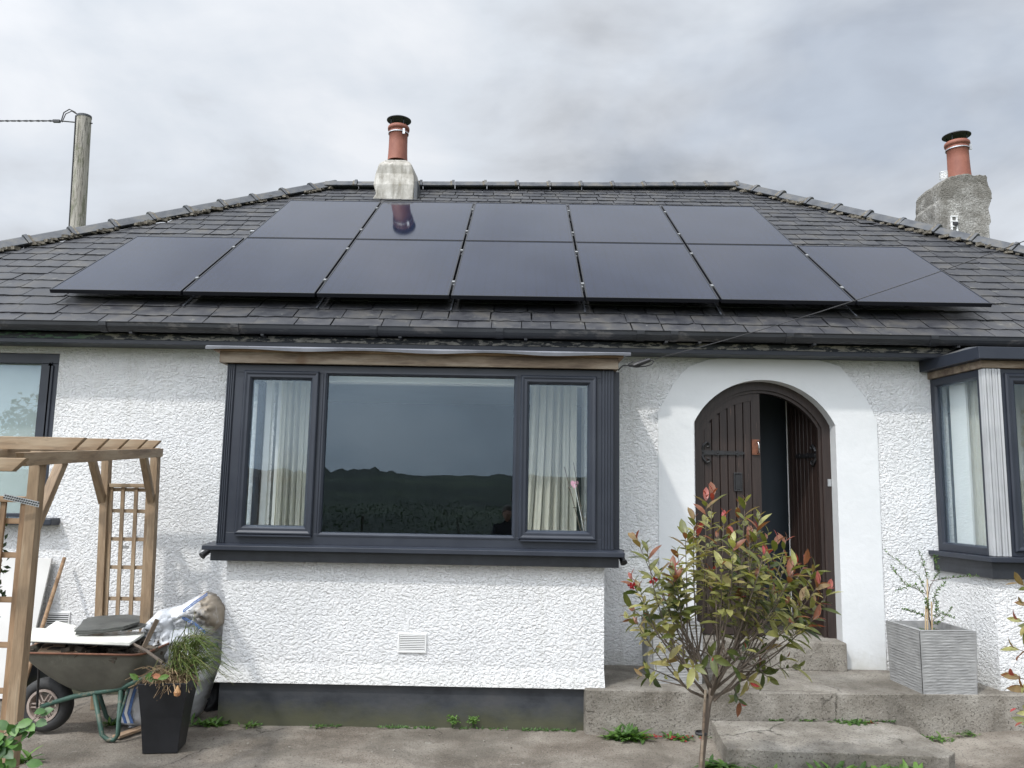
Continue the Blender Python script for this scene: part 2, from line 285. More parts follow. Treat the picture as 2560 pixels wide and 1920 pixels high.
MT['straw'] = mat('dead_straw', [(.20, .13, .075), (.34, .25, .15)], 30, 3, .9, tint=1, tintcols=[(.5, .45, .4), (1, 1, 1), (.30, .62, .20)])
def ex_leaf(b, col, nz, P, tcn):
    P.inputs['Transmission Weight'].default_value = 0
    P.inputs['Subsurface Weight'].default_value = 0
def leafmat(name, tcs, rough=.38):
    M = mat(name, [(.8, .8, .8), (1.1, 1.1, 1.1)], 30, 3, rough, tint=1, tintcols=tcs)
    t = M.node_tree; b = NB(t); P = t.nodes['Principled BSDF']; out = t.nodes['Material Output']
    tr = b.n('ShaderNodeBsdfTranslucent'); src = P.inputs['Base Color'].links[0].from_socket
    g = b.mix(1.0, src, (1.5, 1.6, .7), 'MULTIPLY'); b.l(g, tr.inputs[0])
    ms = b.n('ShaderNodeMixShader', i_0=.28); b.l(P.outputs[0], ms.inputs[1]); b.l(tr.outputs[0], ms.inputs[2]); b.l(ms.outputs[0], out.inputs[0]); return M
MT['photinia'] = leafmat('photinia_leaf', [(.04, .062, .018), (.08, .10, .025), (.135, .14, .04), (.30, .29, .11), (.16, .075, .035), (.30, .045, .045)])
MT['weed'] = leafmat('weed_leaf', [(.03, .07, .015), (.06, .13, .025), (.12, .22, .04)], .5)
MT['darkleaf'] = leafmat('hedge_leaf', [(.015, .03, .01), (.03, .05, .015), (.06, .085, .03)], .5)
MT['roseleaf'] = leafmat('rose_leaf', [(.035, .09, .025), (.06, .14, .035), (.12, .24, .05)], .45)
MT['petal'] = leafmat('red_petal', [(.25, .01, .02), (.42, .03, .04), (.55, .08, .07)], .5)
MT['bark'] = mat('photinia_bark', [(.09, .07, .055), (.17, .135, .105)], 20, 4, .8, stretch=(1, 1, .3))
MT['twig_red'] = mat('red_young_stem', [(.16, .03, .025)], rough=.5)
MT['bamboo'] = mat('bamboo_cane', [(.42, .30, .17), (.52, .40, .25)], 8, 3, .55)
MT['cable'] = mat('black_cable', [(.02, .02, .022)], rough=.5)
MT['pink'] = mat('pink_glazed_pot', [(.50, .19, .30)], rough=.5)
MT['skin'] = mat('skin', [(.50, .28, .20)], rough=.55)
MT['hair'] = mat('brown_hair', [(.06, .035, .02)], rough=.6)
MT['jacket'] = mat('dark_jacket', [(.02, .022, .03)], rough=.85)
MT['trousers'] = mat('denim', [(.04, .055, .09)], rough=.85)
MT['phone'] = mat('phone_glass', [(.02, .02, .02)], rough=.15)
def glass():
    M = D.materials.new('window_glass'); M.use_nodes = True; t = M.node_tree; b = NB(t); t.nodes.clear()
    tr = b.n('ShaderNodeBsdfTransparent'); tr.inputs[0].default_value = (.97, .985, .98, 1)
    gl = b.n('ShaderNodeBsdfGlossy'); gl.inputs['Roughness'].default_value = 0.0; gl.inputs[0].default_value = (.70, .86, 1, 1)
    tcn = b.n('ShaderNodeTexCoord'); nz = b.n('ShaderNodeTexNoise', i_Scale=2.2, i_Detail=2); b.l(tcn.outputs['Object'], nz.inputs[0])
    bn = b.n('ShaderNodeBump', i_Strength=.12, i_Distance=.004); b.l(nz.outputs[0], bn.inputs['Height']); b.l(bn.outputs[0], gl.inputs['Normal'])
    fr = b.n('ShaderNodeFresnel'); gb = b.n('ShaderNodeNewGeometry'); b.l(b.math('SUBTRACT', 1.52, b.math('MULTIPLY', gb.outputs['Backfacing'], 1.52-1/1.52)), fr.inputs['IOR']); f = b.math('MULTIPLY', fr.outputs[0], 1.45, True)
    ms = b.n('ShaderNodeMixShader'); b.l(f, ms.inputs[0]); b.l(tr.outputs[0], ms.inputs[1]); b.l(gl.outputs[0], ms.inputs[2])
    o = b.n('ShaderNodeOutputMaterial'); b.l(ms.outputs[0], o.inputs[0]); return M
MT['glass'] = glass()
# ------------------------------------------------------------------ object helpers
WM = {}                                     # world matrices, kept by hand
def link(o, parent=None, world=None):
    world = world or Matrix.Identity(4); C.objects.link(o); WM[o.name] = world
    if parent: o.parent = parent; o.matrix_basis = WM[parent.name].inverted() @ world
    else: o.matrix_basis = world
    return o
def thing(name, label, cat, loc=(0, 0, 0), group=None, rz=0):
    o = D.objects.new(name, None); o.empty_display_size = .2
    link(o, None, Matrix.Translation(loc) @ Matrix.Rotation(rz, 4, 'Z')); o['label'] = label; o['category'] = cat
    if group: o['group'] = group
    return o
def tag(o, label=None, cat=None, group=None, kind=None):
    for k, v in (('label', label), ('category', cat), ('group', group), ('kind', kind)):
        if v: o[k] = v
    return o
class MB:
    def __init__(s): s.v = []; s.f = []; s.t = []; s.mi = []; s.cm = 0; s.ct = .5
    def add(s, vs, fs):
        n = len(s.v); s.v += [tuple(v) for v in vs]; s.t += [s.ct]*len(vs)
        for f in fs: s.f.append(tuple(n+i for i in f)); s.mi.append(s.cm)
        return s
    def box(s, x0, x1, y0, y1, z0, z1, M=None):
        vs = [Vector((x, y, z)) for x in (x0, x1) for y in (y0, y1) for z in (z0, z1)]
        if M: vs = [M @ v for v in vs]
        return s.add(vs, [(0, 1, 3, 2), (4, 6, 7, 5), (0, 4, 5, 1), (2, 3, 7, 6), (0, 2, 6, 4), (1, 5, 7, 3)])
    def prism(s, poly, d):                  # polygon (3d pts) extruded by vector d
        n = len(poly); p = [Vector(v) for v in poly]; d = Vector(d)
        return s.add(p+[v+d for v in p], [tuple(range(n))[::-1], tuple(range(n, 2*n))]+[(i, (i+1) % n, n+(i+1) % n, n+i) for i in range(n)])
    def tube(s, path, r, n=8, cap=True):
        path = [Vector(p) for p in path]; rs = r if isinstance(r, (list, tuple)) else [r]*len(path); vs = []; up = Vector((0, 0, 1))
        for i, p in enumerate(path):
            d = (path[min(i+1, len(path)-1)]-path[max(i-1, 0)]).normalized()
            a = d.cross(up if abs(d.z) < .95 else Vector((1, 0, 0))).normalized(); b = d.cross(a)
            if i and (a.dot(pa) < 0): a = -a; b = -b
            pa = a
            vs += [p+(a*math.cos(2*math.pi*k/n)+b*math.sin(2*math.pi*k/n))*rs[i] for k in range(n)]
        fs = [(i*n+k, i*n+(k+1) % n, (i+1)*n+(k+1) % n, (i+1)*n+k) for i in range(len(path)-1) for k in range(n)]
        if cap: fs += [tuple(range(n))[::-1], tuple(range((len(path)-1)*n, len(path)*n))]
        return s.add(vs, fs)
    def lathe(s, prof, c=(0, 0, 0), n=24, M=None):
        vs = [Vector((c[0]+r*math.cos(2*math.pi*k/n), c[1]+r*math.sin(2*math.pi*k/n), c[2]+z)) for r, z in prof for k in range(n)]
        if M: vs = [M @ v for v in vs]
        return s.add(vs, [(i*n+k, i*n+(k+1) % n, (i+1)*n+(k+1) % n, (i+1)*n+k) for i in range(len(prof)-1) for k in range(n)])
    def rings(s, prof, x0, x1, z0, z1, M=None):   # picture-frame loft, prof = (inset, y)
        vs = []
        for i, y in prof: vs += [Vector((x0+i, y, z0+i)), Vector((x1-i, y, z0+i)), Vector((x1-i, y, z1-i)), Vector((x0+i, y, z1-i))]
        if M: vs = [M @ v for v in vs]
        return s.add(vs, [(i*4+k, i*4+(k+1) % 4, (i+1)*4+(k+1) % 4, (i+1)*4+k) for i in range(len(prof)-1) for k in range(4)])
    def mesh(s, name, mats, smooth=False):
        me = D.meshes.new(name); me.from_pydata(s.v, [], s.f)
        for q in (mats if isinstance(mats, (list, tuple)) else [mats]): me.materials.append(q)
        me.polygons.foreach_set('material_index', s.mi)
        if smooth: me.polygons.foreach_set('use_smooth', [True]*len(s.f))
        a = me.attributes.new('tint', 'FLOAT', 'POINT'); a.data.foreach_set('value', s.t); me.validate(); me.update(); return me
    def build(s, name, mats, parent=None, world=None, smooth=False, bevel=0, angle=None):
        o = D.objects.new(name, s.mesh(name, mats, smooth)); link(o, parent, world)
        if bevel:
            b = o.modifiers.new('bevel', 'BEVEL'); b.width = bevel; b.segments = 2; b.limit_method = 'ANGLE'
        return o
def beam(name, p0, p1, w_, h_, mt, parent, up=(0, 0, 1), bevel=.003, cut0=0, cut1=0):
    """squared timber from p0 to p1; w_ across, h_ along up; cut = slant of the ends"""
    p0, p1 = Vector(p0), Vector(p1); x = (p1-p0).normalized(); y = Vector(up).cross(x).normalized(); z = x.cross(y)
    L = (p1-p0).length; M = Matrix((x, y, z)).transposed().to_4x4(); M.translation = p0
    b = MB(); a, c = w_/2, h_/2
    b.add([(0, -a, c), (0, a, c), (cut0, a, -c), (cut0, -a, -c), (L, -a, c), (L, a, c), (L-cut1, a, -c), (L-cut1, -a, -c)],
          [(0, 1, 2, 3), (4, 7, 6, 5), (0, 4, 5, 1), (3, 2, 6, 7), (0, 3, 7, 4), (1, 5, 6, 2)])
    return b.build(name, mt, parent, M, bevel=bevel)
T = Matrix.Translation
X = lambda px, py, Y: U(px, py, Y=Y).x
Zc = lambda px, py, Y: U(px, py, Y=Y).z
def leafblade(b, p, d, n, L, Wd, tint, seg=3, fold=.18, droop=.25):
    """one leaf: base p, direction d, face normal n"""
    d = Vector(d).normalized(); n = Vector(n); s = d.cross(n).normalized(); n = s.cross(d).normalized(); b.ct = tint; vs = []
    for i in range(seg+1):
        t = i/seg; wd = Wd*math.sin(math.pi*min(1, (t*.92+.05)))**.8*.5; c = Vector(p)+d*(L*t)-n*(droop*L*t*t)
        if i == seg: vs.append(c)
        elif i == 0: vs.append(c)
        else: vs += [c-s*wd+n*(fold*wd), c-n*0, c+s*wd+n*(fold*wd)]
    fs = [(0, 2, 1), (0, 3, 2)]
    for i in range(1, seg-1):
        q = 1+(i-1)*3; fs += [(q, q+1, q+4, q+3), (q+1, q+2, q+5, q+4)]
    q = 1+(seg-2)*3; e = len(vs)-1; fs += [(q, q+1, e), (q+1, q+2, e)]
    b.add(vs, fs)
#==STRUCTURE==
WY = 6.75; TH = R_(33.18); cT, sT = math.cos(TH), math.sin(TH)
BY = 5.95                                   # front of the bay window
house = thing('bungalow', 'white roughcast bungalow with slate hipped roof, dark windows and arched brown door', 'house', (0, WY, 0))
# ---- ground
def ground():
    xs = np.concatenate([np.linspace(-400, -12, 12), np.linspace(-9, 9, 120), np.linspace(12, 400, 12)])
    ys = np.concatenate([np.linspace(-500, -20, 14), np.linspace(-14, 0, 20), np.linspace(.3, 8, 70), np.linspace(9, 40, 10), np.linspace(60, 400, 8)])
    b = MB(); nx = len(xs)
    for y in ys:
        for x in xs:
            z = 0.012*noise.noise((x*1.3, y*1.3, 0))+.006*noise.noise((x*5, y*5, 3)) if abs(x) < 10 and y < 9 else 0
            if y < 1: z -= min(.16, (1-y)*.1)
            if y < -14: z -= min(14, (-14-y)*.08)
            z += max(0, min(.07, (x-2.7)*.07)) if 4 < y < 7 and x < 10 else 0
            b.v.append((x, y, z-.004)); b.t.append(.5)
    for j in range(len(ys)-1):
        for i in range(nx-1):
            b.f.append((j*nx+i, j*nx+i+1, (j+1)*nx+i+1, (j+1)*nx+i)); b.mi.append(0 if -.1 < ys[j] < 8.5 and abs(xs[i]) < 11 else 1)
    return b.build('ground', [MT['yard'], MT['grass']], smooth=True)
tag(ground(), kind='structure')
def hills():
    b = MB(); n = 900
    rad = [60, 130, 240, 380, 560]; hh = [-10, -7, 3.5, 9.5, 12]
    for j, (r, h) in enumerate(zip(rad, hh)):
        for i in range(n):
            a = 2*math.pi*i/n; k = 1+.45*noise.noise((math.cos(a)*1.6, math.sin(a)*1.6, j*.35))+.12*noise.noise((math.cos(a)*9, math.sin(a)*9, j))
            b.v.append((r*math.cos(a), r*math.sin(a), h*k+(2.2*noise.noise((math.cos(a)*30, math.sin(a)*30, j))+max(0, noise.noise((math.cos(a)*14, math.sin(a)*14, j+5)))*9*abs(noise.noise((math.cos(a)*160, math.sin(a)*160, j))) if j > 1 else 0))); b.t.append(.5)
    for j in range(len(rad)-1):
        for i in range(n): b.f.append((j*n+i, j*n+(i+1) % n, (j+1)*n+(i+1) % n, (j+1)*n+i)); b.mi.append(0)
    return b.build('hills', MT['hill'], smooth=True)
tag(hills(), kind='structure')
# ---- walls
def wall():
    b = MB(); y0, y1 = WY, WY+.3; zt = 2.95
    lw = (-5.2, X(117, 900, WY), Zc(60, 1128, WY), Zc(60, 762, WY))          # left window opening
    bays = (-2.02, .58, 1.0, 2.62); dr = (1.50, 2.76, 0, 2.68); rb = (3.62, 6.2, 1.2, 2.72)
    ops = [lw, bays, dr, rb]; x = -7.0
    for (a, c, z0, z1) in ops:
        b.box(x, a, y0, y1, 0, zt)
        if z0 > 0: b.box(a, c, y0, y1, 0, z0)
        b.box(a, c, y0, y1, z1, zt); x = c
    b.box(x, 7.1, y0, y1, 0, zt)
    return b, lw
wb, LW = wall(); wb.build('front_wall', MT['roughcast'], house)
MB().box(-7.0, -6.7, WY+.3, 15.3, 0, 2.95).box(6.8, 7.1, WY+.3, 15.3, 0, 2.95).box(-7.0, 7.1, 15.3, 15.6, 0, 2.95).build('side_and_back_wall', MT['roughcast'], house)
MB().box(-6.72, 6.82, WY+.301, 15.3, .46, .5).build('floor', MT['carpet'], house)
MB().box(-6.72, 6.82, WY+.001, 15.3, 2.9, 2.93).build('ceiling', MT['cream'], house)
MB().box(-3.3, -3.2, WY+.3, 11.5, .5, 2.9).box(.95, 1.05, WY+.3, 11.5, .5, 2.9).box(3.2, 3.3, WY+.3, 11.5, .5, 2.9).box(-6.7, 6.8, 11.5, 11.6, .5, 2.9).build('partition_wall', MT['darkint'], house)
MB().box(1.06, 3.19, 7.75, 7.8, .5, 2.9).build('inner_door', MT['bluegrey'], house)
# main plinth
MB().box(-7.0, -2.12, WY-.015, WY, 0, .27).build('wall_plinth', MT['plinth'], house)
# bay lower wall with a bell-cast foot
def baywall():
    b = MB(); xl, xr = X(488, 1260, BY+.03), X(1305, 1300, BY+.03); zt, zb = Zc(900, 1205, BY+.03), .29
    f = [(BY+.03, zt), (BY+.03, .42), (BY-.0, zb)]
    for i in range(2):
        (ya, za), (yb, zb_) = f[i], f[i+1]; ea = BY+.03-ya; eb = BY+.03-yb
        b.add([(xl-ea, ya, za), (xr+ea*.2, ya, za), (xr+eb*.2, yb, zb_), (xl-eb, yb, zb_)], [(0, 1, 2, 3)])
        b.add([(xl-ea, ya, za), (xl-eb, yb, zb_), (xl-eb, WY, zb_), (xl-ea, WY, za)], [(0, 1, 2, 3)])
        b.add([(xr+ea*.2, ya, za), (xr+eb*.2, yb, zb_), (xr+eb*.2, WY, zb_), (xr+ea*.2, WY, za)], [(3, 2, 1, 0)])
    b.add([(xl-.03, BY, zb), (xr+.006, BY, zb), (xr+.006, WY, zb), (xl-.03, WY, zb)], [(0, 1, 2, 3)])
    b.add([(xl, BY+.03, zt), (xr, BY+.03, zt), (xr, WY, zt), (xl, WY, zt)], [(0, 1, 2, 3)])
    return b.build('bay_wall', MT['roughcast'], house), xl, xr
_, BXL, BXR = baywall()
bp = MB().box(BXL-.005, X(1262, 1530, 5.99), BY+.04, WY-.02, -.02, .288).build('bay_plinth', MT['plinth'], house, bevel=.004)
# ---- roof
def RP(u, v, n=0): return Vector((u, 6.52+v*cT-n*sT, 2.985+v*sT+n*cT))
def hipL(v): return -2.72-.832*(5.16-v)
def hipR(v): return 3.15+.745*(5.56-v)
def vtop(u): return 5.16+(u+2.72)/5.87*.40 if -2.72 <= u <= 3.15 else ((5.16-(-2.72-u)/.832) if u < -2.72 else 5.56-(u-3.15)/.745)
ridgeL, ridgeR = RP(-2.72, 5.16), RP(3.15, 5.56)
eL, eR = RP(hipL(0), 0), RP(hipR(0), 0)
bkL = Vector((eL.x, 2*ridgeL.y-6.52, 2.985)); bkR = Vector((eR.x, 2*ridgeR.y-6.52, 2.985))
dn = Vector((0, 0, -.03))
roof = MB(); q = [v+dn for v in (eL, eR, ridgeR, ridgeL, bkL, bkR)]
roof.add(q, [(0, 1, 2, 3), (0, 3, 4), (1, 5, 2), (4, 3, 2, 5)]); roof.add([v+dn*2 for v in q], [(3, 2, 1, 0), (4, 3, 0), (2, 5, 1), (5, 2, 3, 4)])
roofo = roof.build('roof', MT['slate'], house)
def slate_mb(b, u0, u1, v0, L, th, kick, tint):
    b.ct = tint; g = random.uniform(.002, .007); sk = random.uniform(-.007, .007)
    n = 5; bot = [(u0+g+(u1-u0-2*g)*i/n, v0+sk+random.uniform(-.007, .008)+(random.uniform(.005, .028) if i in (0, n) and random.random() < .4 else 0)) for i in range(n+1)]
    pts = bot+[(u1-g, v0+L), (u0+g, v0+L)]
    cl_ = []
    for (u, v) in pts: cl_.append((max(hipL(v)-.02, min(hipR(v)+.02, u)), min(v, vtop(u)+.02)))
    us = [p[0] for p in cl_]
    if max(us)-min(us) < .03 or cl_[-1][1]-v0 < .03: return False
    tilt = random.uniform(-.004, .004)
    def nn(v): return kick*(1-(v-v0)/L)+.003
    top = [RP(u, v, nn(v)+th+tilt*(i % 2)) for i, (u, v) in enumerate(cl_)]; low = [RP(u, v, nn(v)) for u, v in cl_]
    k = len(top); b.add(top+low, [tuple(range(k))]+[(i, k+i, k+(i+1) % k, (i+1) % k) for i in range(k)])
    return True
slates = []; v = -.06; ci = 0
while v < 5.7:
    gauge = .212 if v < 3 else .212-.018*(v-3); u = hipL(0)-.2+random.uniform(0, .2)
    wav = .33-.022*v
    while u < hipR(0):
        wd = wav*random.uniform(.66, 1.28); slates.append((u, u+wd, v, gauge+.06)); u += wd
    v += gauge*random.uniform(.985, 1.015)
def covered(u0, u1, v0):
    return (-2.9 < u0 and u1 < 2.9 and .75 < v0 < 3.75) or (-4.0 < u0 and u1 < 4.05 and .62 < v0 < 1.95)
def pxof(P):
    d = P-Vector((0, 0, EYE)); k = d.dot(cf); return 1106+FPX*d.dot(cr)/k*2212/2560, 829.5-FPX*d.dot(cu)/k*2212/2560
cand = []
for i, (a, c, v0, L) in enumerate(slates):
    P = RP((a+c)/2, v0+.1); px, py = pxof(P)
    if hipL(v0) < (a+c)/2 < hipR(v0) and v0 < vtop((a+c)/2)-.05 and -20 < px < 2232 and not covered(a, c, v0): cand.append((P.length, i))
top300 = {i for _, i in sorted(cand)[:300]}
rest = MB()
for i, (a, c, v0, L) in enumerate(slates):
    tt = min(1, max(0, random.gauss(.5-.0*v0+(.18 if v0 < .5 else 0), .2)))
    if i in top300:
        b = MB()
        if slate_mb(b, a, c, v0, L, .007, .011, tt): b.build('slate', MT['slate'], roofo)
    else: slate_mb(rest, a, c, v0, L, .007, .011, tt)
tag(rest.build('slate_field', MT['slate'], roofo), 'weathered grey slates higher up the roof', kind='stuff')
def ridge_tile(p0, p1, side, up, name='ridge_tile', collar=True, j=0):
    x = (p1-p0).normalized(); b = MB(); s = side.normalized(); u = up.normalized()
    sec = [(-.115, -.045), (-.04, .034), (-.02, .044), (.02, .044), (.04, .034), (.115, -.045), (.095, -.06), (0, .015), (-.095, -.06)]
    off = u*random.uniform(-.006, .006)+s*random.uniform(-.006, .006)
    b.prism([p0+off+s*a+u*c for a, c in sec], (p1-p0)*.985)
    if collar:
        b.cm = 1; k = 1.3; b.prism([p0+off+s*a*1.05+u*(c*1.25+.014) for a, c in sec], x*.035)
        b.cm = 2; b.prism([p0+off+x*.03+s*a*1.08+u*(c*1.1+.006) for a, c in sec], x*.03)
    return b.build(name, [MT['lead_tile'], MT['lead_tile'], MT['mortar']], roofo, bevel=.004)
def run(p0, p1, side, L=.45, sag=0, up=(0, 0, 1)):
    n = max(1, round((p1-p0).length/L)); upv = Vector(up)
    f = lambda t: p0.lerp(p1, t)+upv*(.07-sag*4*t*(1-t))
    for i in range(n):
        a, c = f(i/n), f((i+1)/n); x = (c-a).normalized(); s = Vector(side)-x*Vector(side).dot(x); u = s.normalized().cross(x); u = u if u.z > 0 else -u
        ridge_tile(a, c, s, u)
run(ridgeR, ridgeL, (0, 1, 0), .44)
hs = Vector((1, -1, 0))
run(eL, ridgeL+Vector((.12, .12, .08)), (1, -1, 0), .45); run(eR, ridgeR+Vector((-.05, .05, .04)), (1, 1, 0), .45)
# bedding mortar along the hips
b = MB()
for e, r_, sd in ((eL, ridgeL, 1), (eR, ridgeR, -1)):
    for k in range(150):
        t = random.random(); p = e.lerp(r_, t)+Vector((sd*random.uniform(.10, .17), 0, random.uniform(.03, .05))); s = random.uniform(.012, .035)
        b.box(-s*1.6, s*1.6, -s, s, -s*.5, s*.5, T(p) @ Matrix.Rotation(random.uniform(0, 3), 4, 'Z'))
tag(b.build('bedding_mortar', MT['mortar'], roofo), kind='stuff')
# ---- eaves: gutter, fascia, trim
EZ = 2.985
def yz_extr(name, sec, x0, x1, mt, parent=house, bevel=.002):
    return MB().prism([(x0, y, z) for y, z in sec], (x1-x0, 0, 0)).build(name, mt, parent, bevel=bevel)
gs = [(6.455+.058*math.cos(a), 2.965+.062*math.sin(a)-.004) for a in np.linspace(math.pi, 2*math.pi, 9)]
gs = [(6.39, 2.972)]+gs+[(6.52, 2.972), (6.505, 2.962)]+[(6.455+.048*math.cos(a), 2.965+.05*math.sin(a)) for a in np.linspace(2*math.pi, math.pi, 7)]
gut = yz_extr('gutter', gs, eL.x, eR.x, MT['gutter'])
for x in (-4.9, -3.35, -2.28, -1.16, -.14, 1.0, 1.27, 2.2, 3.36, 4.3, 5.5):
    b = MB().prism([(x-.03, 6.455+.068*math.cos(a), 2.963+.07*math.sin(a)) for a in np.linspace(math.pi-.1, 2*math.pi+.1, 9)]+[(x-.03, 6.5, 2.975), (x-.03, 6.41, 2.975)], (.06, 0, 0))
    b.build('gutter_joint', MT['gutter'], gut)
    MB().box(x+.2, x+.225, 6.44, 6.56, 2.885, 2.90).build('gutter_bracket', MT['gutter'], gut)
MB().box(eL.x+.05, eR.x-.05, 6.56, 6.585, 2.855, 2.97).build('fascia_board', MT['fascia'], house)
MB().box(eL.x+.05, eR.x-.05, 6.545, WY-.001, 2.815, 2.852).build('eaves_trim', MT['paint_dark'], house, bevel=.004)
MB().box(eL.x+.05, eR.x-.05, 6.586, WY, 2.86, 2.88).build('soffit', MT['paint_black'], house)
# ---- windows
def pane(parent, x0, x1, y, z0, z1, M=None):
    return MB().box(x0, x1, y, y+.006, z0, z1, M).build('pane', MT['glass'], parent)
MAIN = [(0, .07), (0, 0), (.008, -.004), (.045, -.004), (.052, .006), (.06, .022), (.062, .07)]
SASH = [(0, .03), (0, -.012), (.008, -.022), (.016, -.022), (.030, -.016), (.046, -.016), (.056, -.006), (.066, .008), (.068, .035)]
def shift(prof, y): return [(i, y+d) for i, d in prof]
BW = thing  # (alias kept short)
def bay_window():
    Y = BY; zt, zb = U(900, 793, Y=Y).z, U(900, 1181, Y=Y).z
    x0, x1 = X(479, 980, Y), X(1326, 980, Y)
    b = MB()
    # grooved corner posts
    xa = X(497, 980, Y); xb = X(1300, 980, Y)
    for (p, q) in ((x0, xa), (xb, x1)):
        wd = (q-p)
        b.box(p, q, Y, Y+.07, zb, zt)
        for k in range(4): b.box(p+wd*(.06+.24*k), p+wd*(.22+.24*k), Y-.007, Y, zb+.001, zt-.001)
    g = {n: X(px, 980, Y) for n, px in dict(l0=536, l1=664, c0=701, c1=1108, r0=1141, r1=1270).items()}
    zl0, zl1 = Zc(600, 1136, Y), Zc(600, 820, Y); zc0, zc1 = Zc(900, 1153, Y), Zc(900, 814, Y); zr0, zr1 = Zc(1200, 1146, Y), Zc(1200, 832, Y)
    zl0 = zr0 = (zl0+zr0)/2; zl1 = zr1 = (zl1+zr1)/2
    # fixed frame: rails, mullions
    mL = (g['l1']+g['c0'])/2; mR = (g['c1']+g['r0'])/2; b.box(g['l0']-.03, g['l1']+.03, Y+.0048, Y+.069, zc0-.012, zl0-.02); b.box(g['r0']-.03, g['r1']+.03, Y+.0048, Y+.069, zc0-.012, zr0-.02)
    b.box(xa, xb, Y+.004, Y+.07, zc1+.012, zt); b.box(xa, xb, Y+.004, Y+.07, zb, zc0-.012)
    b.box(mL-.02, mL+.03, Y+.0045, Y+.07, zc0-.013, zc1+.013); b.box(mR-.03, mR+.02, Y+.0045, Y+.07, zc0-.013, zc1+.013)
    b.box(xa, g['l0']-.02, Y+.0045, Y+.07, zc0-.013, zc1+.013); b.box(g['r1']+.02, xb, Y+.0045, Y+.07, zc0-.013, zc1+.013)
    f = b.build('bay_window', MT['paint_dark'], house, bevel=.003); tag(f, 'wide dark framed bay window with three lights')
    MB().rings([(-.03, Y+.02), (-.03, Y+.0), (-.018, Y-.001), (-.004, Y+.012), (0, Y+.03)], g['c0'], g['c1'], zc0, zc1).build('glazing_bead', MT['paint_dark'], f)
    pane(f, g['c0']-.005, g['c1']+.005, Y+.03, zc0-.005, zc1+.005)
    for a, c in (('l0', 'l1'), ('r0', 'r1')):
        MB().rings(shift(SASH, Y), g[a]-.062, g[c]+.062, zl0-.066, zl1+.066).build('casement', MT['paint_dark'], f)
        MB().box(g[a]-.05, g[c]+.06, Y-.028, Y-.01, zl0-.078, zl0-.066).build('drip_rail', MT['paint_dark'], f)
        pane(f, g[a]-.004, g[c]+.004, Y+.01, zl0-.004, zl1+.004)
    # side lights of the bay
    for xs, sg in ((x0, 1), (x1, -1)):
        M = T((xs, 0, 0)) @ Matrix.Rotation(math.pi/2, 4, 'Z') if sg < 0 else T((xs, 0, 0)) @ Matrix.Rotation(math.pi/2, 4, 'Z')
        a, c = BY+.071, WY-.001
        MB().rings([(0, 0), (0, -.05), (.05, -.05), (.055, 0), (0, 0)], a, c, zb+.001, zt-.001, M if sg < 0 else M @ T((0, -.0, 0)) @ Matrix.Scale(1, 4)).build('side_frame', MT['paint_dark'], f, T((0, 0, 0)) if sg > 0 else T((0.0, 0, 0)))
        yq = .018
        MB().box(min(xs+sg*.02, xs+sg*.026), max(xs+sg*.02, xs+sg*.026), BY+.1, WY-.03, zb+.05, zt-.05).build('side_pane', MT['glass'], f)
    # sill and box under it
    sx0, sx1 = X(438, 1178, 5.86), X(1349, 1192, 5.86); st, sb = Zc(900, 1181, BY-.002)+.004, 0
    sf = Zc(900, 1186, 5.85)
    s = MB().prism([(sx0, 5.84, sf-.032), (sx0, 5.84, sf), (sx0, 5.965, zb+.002), (sx0, WY, zb+.002), (sx0, WY, sf-.032)], (sx1-sx0, 0, 0)).build('sill', MT['paint_dark'], f, bevel=.003)
    MB().box(X(454, 1200, 5.89), X(1337, 1200, 5.89), 5.89, WY-.004, Zc(900, 1219, 5.89), sf-.034).build('sill_box', MT['paint_black'], f, bevel=.003)
    # interior lining of the bay
    MB().box(x0+.03, x1-.03, BY+.072, WY+.01, zt-.03, zt+.01).build('bay_ceiling', MT['cream'], f)
    MB().box(x0+.03, x1-.03, BY+.072, WY+.0, zb+.004, zb+.025).build('window_board', MT['pvc'], f)
    return f, x0, x1, zb, zt, g, zc0, zc1
BWO, bx0, bx1, bzb, bzt, G, zc0, zc1 = bay_window()
def bay_roof():
    f = MB().box(X(474, 775, 5.90), X(1336, 790, 5.90), 5.90, 5.93, bzt+.003, Zc(900, 766, 5.9)).build('bay_fascia_timber', MT['timber_grey'], house, bevel=.003)
    xl, xr = X(474, 775, 5.90), X(1336, 790, 5.90); zt = Zc(900, 766, 5.9)
    MB().box(xl, xl+.03, 5.931, WY, bzt+.003, zt).box(xr-.03, xr, 5.931, WY, bzt+.003, zt).build('bay_fascia_return', MT['timber_grey'], house)
    # sheet roof with a lifting, wavy front lip
    b = MB(); n = 60; a, c = X(446, 758, 5.86), X(1362, 770, 5.86); rows = []
    for i in range(n+1):
        t = i/n; x = a+(c-a)*t; wv = .007*math.sin(t*21)+.006*noise.noise((x*3, 1, 1))
        e = .0
        rows.append([(x, 5.835, zt+.004+wv), (x, 5.832, zt+.024+wv*.4), (x, 5.86, zt+.036), (x, WY, zt+.09)])
    for i in range(n+1):
        for p in rows[i]: b.v.append(p); b.t.append(.5)
    for i in range(n):
        for k in range(3): b.f.append((i*4+k, (i+1)*4+k, (i+1)*4+k+1, i*4+k+1)); b.mi.append(0)
    o = b.build('bay_roof_sheet', mat('grey_roof_sheet', [(.12, .125, .145), (.19, .195, .215)], 5, 4, .45, metal=.2), house, smooth=False)
    o.modifiers.new('s', 'SOLIDIFY').thickness = .006
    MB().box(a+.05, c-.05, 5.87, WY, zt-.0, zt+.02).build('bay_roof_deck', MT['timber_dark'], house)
bay_roof()
